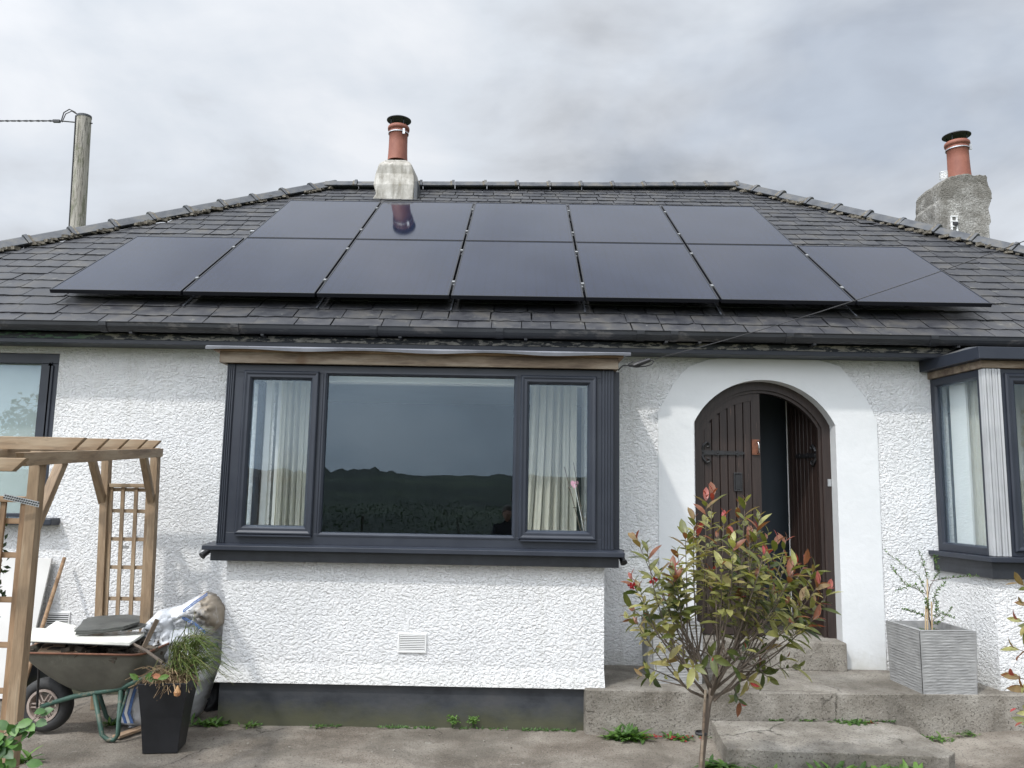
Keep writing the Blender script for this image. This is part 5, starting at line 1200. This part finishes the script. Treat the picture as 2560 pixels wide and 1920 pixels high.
def sapling():
    base = Vector((3.12, 6.17, .66)); r = thing('young_tree', 'thin leafless-looking young tree with bamboo canes in the right planter', 'young tree', base)
    Y = 6.15; g = lambda x, y, d=Y: U(x, y, Y=d)
    MB().tube([base, g(2006, 1330), g(2004, 1290), g(2010, 1262)], [.007, .006, .005, .003], 8).build('trunk', MT['bark'], r, smooth=True)
    for a, c in (((1999, 1376), (2000, 1310)), ((2004, 1376), (2003, 1252)), ((2014, 1376), (2012, 1300))): MB().tube([g(*a, 6.1), g(*c, 6.1)], .005, 6).build('bamboo_cane', MT['bamboo'], r)
    br = [((2006, 1290), (1985, 1245), (1910, 1190)), ((2008, 1275), (2000, 1230), (1988, 1190)), ((2010, 1265), (2016, 1235), (1998, 1195)), ((2010, 1255), (2040, 1246), (2085, 1240)), ((2006, 1300), (1975, 1262), (1930, 1275)),
          ((2012, 1320), (2030, 1280), (2058, 1262)), ((2008, 1340), (1975, 1322), (1935, 1312)), ((2012, 1345), (2040, 1326), (2075, 1340)), ((2012, 1350), (2030, 1345), (2060, 1312)), ((2006, 1285), (1960, 1262), (1935, 1225)), ((2010, 1330), (1996, 1310), (1985, 1290)), ((2014, 1345), (2028, 1318), (2030, 1300))]
    f = MB(); t_ = MB()
    for k, (a, m_, e) in enumerate(br):
        dy = random.uniform(-.2, .12); A_, Mi, E_ = g(*a), g(*m_), g(*e); Mi.y += dy*.5; E_.y += dy
        t_.tube([A_, Mi, E_], [.0028, .002, .001], 5, False)
        for j in range(26):
            t = .25+.75*j/25; p = (A_.lerp(Mi, t*2) if t < .5 else Mi.lerp(E_, t*2-1))
            for _ in range(2): leafblade(f, p, (random.uniform(-1, 1), random.uniform(-1, 1), random.uniform(-.3, 1)), (random.uniform(-1, 1), -1, random.uniform(-1, 1)), random.uniform(.014, .028), .008, random.random(), 2)
    t_.build('branch', MT['bark'], r)
    tag(f.build('foliage', MT['weed'], r), kind='stuff')
sapling()
# ---- photinia standard
LEAFV = {}
def leaf_mesh(kind, tv, L, mt):
    key = (kind, tv)
    if key not in LEAFV:
        b = MB(); leafblade(b, (0, 0, 0), (1, 0, 0), (0, 0, 1), L, L*.34, tv, 4, .35, .18); LEAFV[key] = b.mesh('leaf', mt, True)
    return LEAFV[key]
def orient(p, d, n, s):
    d = Vector(d).normalized(); y = Vector(n).cross(d).normalized(); z = d.cross(y); M = Matrix((d*s, y*s, z*s)).transposed().to_4x4(); M.translation = p; return M
def shrub(root, stems, leaf_budget, mt, L0, tips_red=.35, seed=1, density=1.0):
    rnd = random.Random(seed); leaves = []; wood = MB(); red = MB()
    for path, n in stems:
        P = [Vector(p) for p in path]; 
        def at(t):
            k = t*(len(P)-1); i = min(int(k), len(P)-2); return P[i].lerp(P[i+1], k-i), (P[i+1]-P[i]).normalized()
        wood.tube(P, [.0048*(1-.7*i/(len(P)-1)) for i in range(len(P))], 5, False)
        isred = rnd.random() < tips_red; nn = max(3, int(n*density)); tone = rnd.uniform(0, .95)
        for j in range(nn):
            t = 1-(j/nn)**1.15*rnd.uniform(.50, .62); p, d = at(min(.999, t)); a = j*2.4+rnd.uniform(-.4, .4)
            s = d.cross(Vector((0, 1, .01))).normalized(); q = d.cross(s); o = s*math.cos(a)+q*math.sin(a); tip = 1-t
            ld = (o*(.55+1.0*min(1, tip*5))+d*(1.1-tip)+Vector((0, 0, -.12*rnd.random()))).normalized()
            nv = (d-ld*d.dot(ld)).normalized()+Vector((rnd.uniform(-.4, .4), rnd.uniform(-.4, .4), rnd.uniform(-.2, .4)))
            if tip < .05 and isred: tv = rnd.choice([.95, 1.0, .85])
            elif tip < .12: tv = rnd.choice([.55, .75, .8, .35])
            else: tv = min(.66, max(0, rnd.gauss(tone*.7+.12, .14)))
            tv = round(tv*12)/12
            sc_l = rnd.uniform(.55, 1.35)*(.55 if tip < .03 else 1)
            leaves.append((orient(p, ld, nv, sc_l), tv))
    tag(wood.build('branch', MT['bark'], root, smooth=True), kind='stuff')
    rnd.shuffle(leaves); leaves.sort(key=lambda l: l[0].translation.y)
    for M, tv in leaves[:leaf_budget]:
        o = D.objects.new('leaf', leaf_mesh('p', tv, L0, mt)); link(o, root, M)
    f = MB(); base = MB(); leafblade(base, (0, 0, 0), (1, 0, 0), (0, 0, 1), L0, L0*.34, 0, 4, .35, .18)
    for M, tv in leaves[leaf_budget:]:
        f.ct = tv; f.add([M @ Vector(v) for v in base.v], base.f)
    if f.v: tag(f.build('foliage', mt, root, smooth=True), kind='stuff')
    return len(leaves)
def photinia():
    Y = 4.35; base = U(1512, 1700, Y=Y); base.z = 0; r = thing('photinia_tree', 'small standard shrub with green and red-tipped leaves in front of the doorway', 'shrub', base)
    g = lambda x, y, d=Y: U(x, y, Y=d)
    fork = g(1536, 1500)
    MB().tube([base, g(1516, 1640), g(1524, 1570), g(1530, 1520), fork, g(1540, 1470)], [.018, .016, .015, .015, .018, .012], 10).build('trunk', MT['bark'], r, smooth=True)
    MB().tube([Vector((base.x-.02, Y-.03, 0)), g(1524, 1490, Y-.03)], .007, 8).build('support_cane', MT['timber_grey'], r)
    tg = g(1517, 1583); MB().lathe([(.028, -.008), (.031, 0), (.028, .008)], (tg.x-.008, tg.y-.005, tg.z), 12).build('tree_tie', MT['cable'], r)
    rnd = random.Random(11); stems = []
    tips = [(1525, 1068), (1540, 1062), (1595, 1085), (1610, 1080), (1565, 1110), (1500, 1110), (1640, 1112), (1550, 1140), (1498, 1140), (1680, 1165), (1700, 1160), (1462, 1190), (1480, 1150), (1660, 1150), (1620, 1140),
            (1372, 1155), (1398, 1185), (1362, 1245), (1380, 1262), (1422, 1235), (1445, 1270), (1360, 1310), (1372, 1340), (1352, 1330), (1400, 1330), (1395, 1440), (1385, 1460), (1430, 1300), (1722, 1215), (1745, 1205), (1770, 1260),
            (1793, 1270), (1760, 1225), (1735, 1290), (1765, 1300), (1768, 1330), (1720, 1330), (1740, 1350), (1700, 1300), (1640, 1440), (1620, 1475), (1660, 1465), (1600, 1520), (1722, 1440), (1700, 1420), (1650, 1400), (1540, 1420), (1500, 1440), (1470, 1420), (1440, 1360), (1610, 1400), (1430, 1400)]
    for k in range(30):
        a = rnd.uniform(0, 2*math.pi); rr = math.sqrt(rnd.random()); tips.append((1570+145*rr*math.cos(a), 1240+140*rr*math.sin(a)*(1 if math.sin(a) < 0 else .75)))
    E3 = []
    for i, (x, y) in enumerate(tips): E3.append((g(x, y, Y+rnd.uniform(-.36, .36)*(1 if i > 14 else .7)), y))
    E3.sort(key=lambda q: math.atan2(q[0].x-fork.x, max(.02, q[0].z-fork.z))+.25*rnd.random()+(.5 if q[0].y > Y else 0))
    limbs = MB(); k = 0
    while k < len(E3):
        m_ = rnd.choice([3, 4, 5, 6, 7]); grp = E3[k:k+m_]; k += m_
        mean = sum((q[0] for q in grp), Vector())/len(grp); v_ = mean-fork
        node = fork+Vector((v_.x*.52, v_.y*.5, v_.z*rnd.uniform(.30, .42)+.01)); c = fork+Vector((rnd.uniform(-.012, .012), rnd.uniform(-.012, .012), rnd.uniform(-.03, .03)))
        mid_ = c.lerp(node, .5)+Vector((rnd.uniform(-.015, .015), rnd.uniform(-.02, .02), -.012)); limbs.tube([c, mid_, node], [.0085, .0072, .006], 7)
        for e, y in grp:
            st_ = mid_.lerp(node, rnd.uniform(.1, 1)); d = e-st_; md = st_+Vector((d.x*rnd.uniform(.45, .75), d.y*.6, d.z*rnd.uniform(.30, .5)))+Vector((rnd.uniform(-.03, .03), rnd.uniform(-.03, .03), 0))
            P = [st_*(1-t)**2+md*2*t*(1-t)+e*t*t for t in np.linspace(0, 1, 9)]
            Lp = d.length; stems.append((P, ((7+Lp*26)*rnd.uniform(.6, 1.35)) if y < 1380 else 10))
    limbs.build('limb', MT['bark'], r, smooth=True)
    nl = shrub(r, stems, 299, MT['photinia'], .088, .55, 5, .78)
    print('photinia leaves', nl)
    b = MB()
    for (x, y) in ((1361, 1264), (1372, 1262), (1415, 1252), (1365, 1270), (1408, 1258)):
        p = g(x, y, Y-.1)
        for k in range(9): leafblade(b, p, (random.uniform(-1, 1), random.uniform(-1, 0), random.uniform(-.6, 1)), (random.uniform(-1, 1), -1, random.uniform(-1, 1)), .017, .014, random.random()*.3, 2)
    tag(b.build('red_petals', MT['petal'], r), kind='stuff')
photinia()
def edge_shrub():
    Y = 4.2; g = lambda x, y, d=Y: U(x, y, Y=d); base = Vector((2.95, 4.2, 0)); r = thing('photinia_branches', 'red-tipped shrub branches reaching in at the right edge beside the planter', 'shrub', base)
    stems = []
    c = Vector((2.95, 4.2, .45)); MB().tube([base, Vector((2.96, 4.2, .3)), c], [.018, .016, .013], 8).build('trunk', MT['bark'], r)
    for i, (x, y, n) in enumerate(((2190, 1335, 12), (2202, 1300, 12), (2180, 1395, 11), (2178, 1455, 10), (2198, 1480, 8), (2210, 1560, 9), (2200, 1260, 8), (2195, 1530, 7), (2240, 1350, 12), (2260, 1420, 12), (2290, 1300, 12))):
        e = g(x, y, Y+random.uniform(-.15, .15)); mid = Vector((c.x, c.y, max(c.z, e.z-.15))); stems.append(([c, c.lerp(mid, .7), mid.lerp(e, .5), e], n))
    shrub(r, stems, 200, MT['photinia'], .085, .5, 8)
edge_shrub()
def corner_rose():
    r = thing('rose_bush', 'green leafy rose stems at the lower left corner before the arch post', 'rose bush', (-2.2, 3.7, 0)); g = lambda x, y, d=3.75: U(x, y, Y=d)
    stems = []; c = Vector((-2.55, 3.75, .05))
    for (x, y, n) in ((100, 1535, 9), (78, 1560, 8), (40, 1560, 10), (20, 1590, 8), (8, 1620, 9), (60, 1590, 7), (-20, 1560, 8), (10, 1655, 8), (55, 1650, 5), (-30, 1620, 9)):
        e = g(x, y); stems.append(([c, c.lerp(e, .5)+Vector((0, 0, .12)), e], n))
    rnd = random.Random(4); w_ = MB(); k = 0
    for P, n in stems:
        w_.tube(P, [.006, .004, .002], 5, False)
        for j in range(n):
            t = 1-.5*j/n; p = P[1].lerp(P[2], t*2-1); d = Vector((rnd.uniform(-1, 1), rnd.uniform(-.6, .3), rnd.uniform(-.5, .8)))
            b = MB(); leafblade(b, p, d, (rnd.uniform(-.4, .4), -.8, .7), .066*rnd.uniform(.7, 1.1), .042, rnd.random(), 4, .2, .15); b.build('leaf', MT['roseleaf'], r, smooth=True)
    w_.build('stem', MT['bark'], r)
corner_rose()
# dark foliage behind the near trellis
b = MB(); rnd = random.Random(2)
for k in range(1500):
    p = Vector((rnd.uniform(-3.0, -2.70), rnd.uniform(4.22, 4.40), rnd.uniform(0.0, 1.50)))
    leafblade(b, p, (rnd.uniform(-1, 1), rnd.uniform(-1, .5), rnd.uniform(-1, 1)), (rnd.uniform(-1, 1), -1, rnd.uniform(-.5, 1)), .04, .02, rnd.random()*.6, 2)
MBc = thing('climbing_plant', 'dark climber filling the near trellis of the arch at the left edge', 'climbing plant', (-2.8, 4.3, 0))
tag(b.build('foliage', MT['darkleaf'], MBc), kind='stuff'); MB().tube([(-2.8, 4.3, 0), (-2.83, 4.28, .8), (-2.76, 4.3, 1.5)], .012, 6).build('stem', MT['bark'], MBc)
# ---- weeds
def weed(x, y, s, label, Z=0.0, n=34, L=.10, upr=.55, yoff=0, mtl='weed', squat=1, Yw=None):
    p = Vector((X(x, y, Yw), Yw, Z)) if Yw else U(x, y, Z=Z)
    b = MB()
    for k in range(n):
        a = random.uniform(0, 2*math.pi); q = p+Vector((random.gauss(0, .35*s), random.gauss(0, .10*s), 0)); d = Vector((math.cos(a), math.sin(a)*.7-.2, random.uniform(.1, 1)*upr*squat)).normalized()
        leafblade(b, q, d, (-d.x*.5, -d.y*.5, 1), L*random.uniform(.5, 1.1), L*.24, random.random(), 4, .3, .45)
    o = b.build('weed', MT[mtl]); return tag(o, label, 'weed', 'weeds in the cracks')
weed(1352, 1580, .16, 'bushy green weed at the terrace foot left of the shrub', n=110, L=.12, upr=1.5, Yw=5.80)
weed(1468, 1580, .12, 'small weed between the shrub trunk and bushy weed', n=36, L=.08, upr=.9, Yw=5.82)
weed(1552, 1612, .11, 'weed at the left corner of the lower step', n=70, L=.11, upr=1.0, Yw=5.25)
weed(1745, 1555, .08, 'small weed on the back edge of the lower step, left', Z=z2, n=34, L=.06, upr=.8)
weed(1848, 1562, .15, 'dandelion-like weed on the back edge of the lower step, right', Z=z2, n=70, L=.075, upr=.5)
weed(2020, 1578, .14, 'low green weed at the right end of the lower step', Z=.03, n=54, L=.06, upr=.7, Yw=5.85)
weed(2085, 1580, .12, 'low mossy weed at the terrace foot below the right planter', Z=.05, n=44, L=.05, upr=.8, Yw=5.90)
weed(1640, 1648, .22, 'leafy weed along the front of the lower step, left part', n=120, L=.10, upr=1.1, Yw=5.10)
weed(1820, 1652, .24, 'leafy weed along the front of the lower step, middle part', n=150, L=.13, upr=1.2, Yw=5.10)
weed(1930, 1655, .24, 'leafy weed along the front of the lower step, right part', n=150, L=.13, upr=1.2, Yw=5.14)
weed(2040, 1658, .14, 'weed at the right front corner of the lower step', n=60, L=.08, upr=.8, Yw=5.25)
weed(540, 1578, .07, 'yellow green stonecrop at the plinth left end', n=34, L=.05, upr=1.6, Yw=5.93)
weed(690, 1580, .05, 'tiny stonecrop sprig at the plinth', n=18, L=.035, upr=1.4, Yw=5.94)
for i, (x, lab) in enumerate(((978, 'rounded bright stonecrop left of the pair on the plinth'), (1022, 'rounded bright stonecrop right of the pair on the plinth'))):
    p = U(x, 1572, Y=5.965); b = MB()
    for k in range(110):
        h = random.random(); q = p+Vector((random.gauss(0, .016), random.gauss(-.01, .012), .03+h*.05*(1 if i == 0 else .8))); leafblade(b, q, (random.uniform(-1, 1), random.uniform(-1, 0), random.uniform(0, 1)), (0, -1, 1), .017, .011, .6+.4*random.random(), 2)
    b.ct = .1; b.tube([p, p+Vector((0, -.01, .06))], .006, 5); tag(b.build('stonecrop', MT['weed']), lab, 'weed', 'weeds in the cracks')
weed(455, 1560, .14, 'dark leafy weed at the corner left of the bay plinth', n=60, L=.09, upr=1.0, Yw=5.95)
weed(245, 1568, .07, 'small weed behind the wheelbarrow legs', n=44, L=.07, upr=1.6)
weed(60, 1650, .06, 'thin weed beside the foot of the near arch post', n=14, L=.14, upr=1.8)
weed(1990, 1360, .1, 'moss and weeds on the soil of the right planter', Z=.70, n=34, L=.04, upr=.7)
b = MB()
for k in range(80):
    x = random.uniform(1385, 1512) if random.random() < .75 else random.choice([1530, 1552, 1885, 1545])+random.gauss(0, 8); y = 1583+random.gauss(0, 3) if x < 1520 else (1548 if x < 1600 else 1562)
    p = Vector((X(x, 1580, 5.83), random.gauss(5.83, .025), .012)) if x < 1520 else U(x, y, Z=z2+.003); leafblade(b, p, (random.uniform(-1, 1), random.uniform(-1, 1), random.uniform(0, .4)), (random.uniform(-.3, .3), -.4, 1), .022, .014, random.random()*(.5 if k % 2 else .15), 2)
tag(b.build('fallen_petals', MT['petal']), 'fallen red petals and leaves along the foot of the terrace', 'petals', kind='stuff')
b = MB()
for k in range(900):
    q = random.random()
    if q < .3: x = random.uniform(.6, 3.5); y = 5.865+.03*(x-.6)+random.gauss(0, .015); z = 0
    elif q < .6: x = random.uniform(-2.1, .5); y = 5.97+random.gauss(0, .012); z = 0
    elif q < .8: a_ = s2[0].lerp(s2[5], random.random()); x, y, z = a_.x, 5.87+.03*(a_.x-.6)+random.gauss(0, .006), z2
    else: a_ = s2[1].lerp(s2[3], random.random()); x, y, z = a_.x, a_.y-.03+random.gauss(0, .02), 0
    if noise.noise((x*2.2, y*.5, 4)) < .0: continue
    for _ in range(3): leafblade(b, (x+random.gauss(0, .006), y, z), (random.uniform(-1, 1), random.uniform(-1, .4), random.uniform(.1, 1)), (0, -.6, 1), random.uniform(.012, .03), .009, random.random()*.7, 2)
tag(b.build('moss_and_seedlings', MT['weed']), 'thin moss and seedlings rooted along the concrete joints', 'moss', kind='stuff')
b = MB()
for k in range(350):
    x = random.uniform(-3.5, 4); y = random.uniform(3.6, 5.85); s = random.uniform(.002, .007)
    b.box(-s, s, -s*.7, s*.7, -s*.3, s*.6, T((x, y, .004)) @ Matrix.Rotation(random.uniform(0, 3), 4, 'Z'))
tag(b.build('grit', mat('pale_grit', [(.12, .10, .08), (.30, .28, .24)], 40, 2, .9)), 'loose grit scattered on the concrete yard', 'grit', kind='stuff')
#==BEHIND THE CAMERA==
def hedge(name, label, x0, x1, y, h, d, n, seed):
    rnd = random.Random(seed); r = thing(name, label, 'hedge', ((x0+x1)/2, y, -.3)); b = MB()
    for k in range(n):
        x = rnd.uniform(x0, x1); hh = h*(1+.18*noise.noise((x*.5, seed, 0))+.1*noise.noise((x*2, seed, 0))); p = Vector((x, y+rnd.gauss(0, d), -.2+hh*rnd.random()**.7))
        leafblade(b, p, (rnd.uniform(-1, 1), rnd.uniform(-1, 1), rnd.uniform(-.4, 1)), (rnd.uniform(-1, 1), rnd.uniform(0, 1), 1), .10, .055, rnd.random(), 2)
    tag(b.build('foliage', MT['darkleaf'], r), kind='stuff')
    w_ = MB()
    for k in range(14): x = x0+(x1-x0)*(k+.5)/14; w_.tube([(x, y, -.5), (x+rnd.uniform(-.2, .2), y, h*.6)], .04, 6)
    tag(w_.build('stem', MT['bark'], r), kind='stuff')
hedge('garden_hedge', 'dark mixed hedge across the garden behind the photographer', -22, 22, -13, 1.45, .55, 22000, 3)
for i, (x, h) in enumerate(((-16.5, 5.0), (19, 6.0))):
    r = thing('garden_tree', ['slender garden tree behind the photographer, left', 'broad garden tree behind the photographer, right'][i], 'tree', (x, -15, -1)); rnd = random.Random(i); b = MB()
    MB().tube([(x, -15, -1), (x, -15, h*.5), (x+.2, -15, h*.8)], [.16, .1, .04], 8).build('trunk', MT['bark'], r)
    for k in range(2200):
        v = Vector((rnd.gauss(0, 1), rnd.gauss(0, 1), rnd.gauss(0, 1))).normalized()*rnd.random()**.4; c = noise.noise(v*2.2)
        if c < -.25: continue
        p = Vector((x+v.x*1.7, -15+v.y*1.7, h*.68+v.z*h*.33)); leafblade(b, p, (rnd.uniform(-1, 1), rnd.uniform(-1, 1), rnd.uniform(-1, 1)), (0, rnd.uniform(-1, 1), 1), .25, .14, rnd.random(), 2)
    tag(b.build('crown', MT['darkleaf'], r), kind='stuff')
# ---- the person taking the picture (seen only mirrored in the window)
def skin(name, J, E, mt, parent, sub=1):
    me = D.meshes.new(name); me.from_pydata([j[0] for j in J], E, []); me.materials.append(mt); o = D.objects.new(name, me); link(o, parent)
    o.modifiers.new('skin', 'SKIN'); sv = me.skin_vertices[0].data
    for i, j in enumerate(J): rr = j[1] if isinstance(j[1], tuple) else (j[1], j[1]); sv[i].radius = rr
    sv[0].use_root = True; s = o.modifiers.new('sub', 'SUBSURF'); s.levels = sub; s.render_levels = sub
    return o
def person():
    gx, gy, gz = -.10, -.42, -.16; r = thing('person', 'person in a dark jacket holding up a phone, mirrored in the bay window', 'person', (gx, gy, gz)); V = lambda x, y, z: (gx+x, gy+y, gz+z)
    hz_ = 1.50
    J = [(V(0, 0, .92), (.13, .10)), (V(0, 0, 1.10), (.125, .095)), (V(0, 0, 1.28), (.15, .10)), (V(0, 0, 1.36), (.07, .065)), (V(0, .015, 1.42), (.052, .052)),
         (V(.17, .0, 1.31), .055), (V(.24, .14, 1.30), .045), (V(.17, .30, 1.52), .036), (V(.135, .345, 1.64), .027),
         (V(-.17, .0, 1.31), .055), (V(-.22, .02, 1.04), .044), (V(-.20, .12, .84), .035), (V(-.19, .15, .76), .027),
         (V(.09, 0, .84), .085), (V(.10, .01, .47), .058), (V(.10, -.02, .08), .042), (V(.10, .12, .035), .035), (V(-.09, 0, .84), .085), (V(-.10, .01, .47), .058), (V(-.10, -.02, .08), .042), (V(-.10, .12, .035), .035)]
    E = [(0, 1), (1, 2), (2, 3), (3, 4), (2, 5), (5, 6), (6, 7), (7, 8), (2, 9), (9, 10), (10, 11), (11, 12), (0, 13), (13, 14), (14, 15), (15, 16), (0, 17), (17, 18), (18, 19), (19, 20)]
    b = skin('body', J, E, MT['jacket'], r, 2)
    # head
    me = MB(); n = 20
    for j in range(15):
        ph = math.pi*j/14
        for i in range(n):
            a = 2*math.pi*i/n; rx, ry, rz_ = .072, .092, .115; x, y, z = rx*math.sin(ph)*math.cos(a), ry*math.sin(ph)*math.sin(a), rz_*math.cos(ph)
            if z < 0: x *= 1+z*2.6; y = y*(1+z*1.4)+.01
            if y > 0 and abs(x) < .014 and -.045 < z < .01: y += .020*(1-abs(z+.03)/.05)
            if y > 0 and .012 < abs(x) < .045 and -.005 < z < .025: y -= .008
            me.v.append(V(x, .02+y, hz_+z)); me.t.append(.5)
    for j in range(14):
        for i in range(n): me.f.append((j*n+i, j*n+(i+1) % n, (j+1)*n+(i+1) % n, (j+1)*n+i)); me.mi.append(0)
    me.build('head', MT['skin'], r, smooth=True)
    hb = MB()
    for j in range(9):
        ph = math.pi*.62*j/8
        for i in range(n):
            a = 2*math.pi*i/n; k = 1.0 if math.sin(a) < .45 or j < 5 else .93; hb.v.append(V(.082*math.sin(ph)*math.cos(a)*k, .008+.104*math.sin(ph)*math.sin(a)*k, hz_+.012+.12*math.cos(ph)+(.05*max(0, math.sin(a)) if j > 5 else 0))); hb.t.append(.5)
    for j in range(8):
        for i in range(n): hb.f.append((j*n+i, j*n+(i+1) % n, (j+1)*n+(i+1) % n, (j+1)*n+i)); hb.mi.append(0)
    hb.build('hair', MT['hair'], r, smooth=True)
    def hand(w_, d, up, side):
        w_, d, up, side = map(Vector, (w_, d, up, side)); J = [(w_, .024), (w_+d*.05, (.036, .015)), (w_+d*.085, (.038, .014))]; E = [(0, 1), (1, 2)]
        for k, (o, L) in enumerate(((-.030, .062), (-.010, .072), (.010, .068), (.028, .052))):
            a = len(J); p = w_+d*.085+side*o; J += [(p, .009), (p+d*L*.5+up*.006, .0085), (p+d*L*.8+up*.028, .0075), (p+d*L*.8+up*.045, .0065)]; E += [(2, a), (a, a+1), (a+1, a+2), (a+2, a+3)]
        a = len(J); J += [(w_+d*.03-side*.035, .011), (w_+d*.065-side*.052+up*.02, .009), (w_+d*.09-side*.050+up*.035, .008)]; E += [(1, a), (a, a+1), (a+1, a+2)]
        return skin('hand', [(tuple(p), q) for p, q in J], E, MT['skin'], r, 1)
    hand(V(.135, .345, 1.645), (-.25, .12, .96), (-.5, .86, 0), (.86, .5, 0)); hand(V(-.19, .15, .75), (.05, .1, -1), (0, 1, 0), (1, 0, 0))
    ph = MB().box(-.038, .038, -.012, -.004, EYE-.14, EYE+.02).build('mobile_phone', MT['phone'], bevel=.002, world=T((0, -.04, 0))); tag(ph, 'mobile phone held up by the person, mirrored in the bay window', 'phone')
person()
sc.render.engine = 'CYCLES'
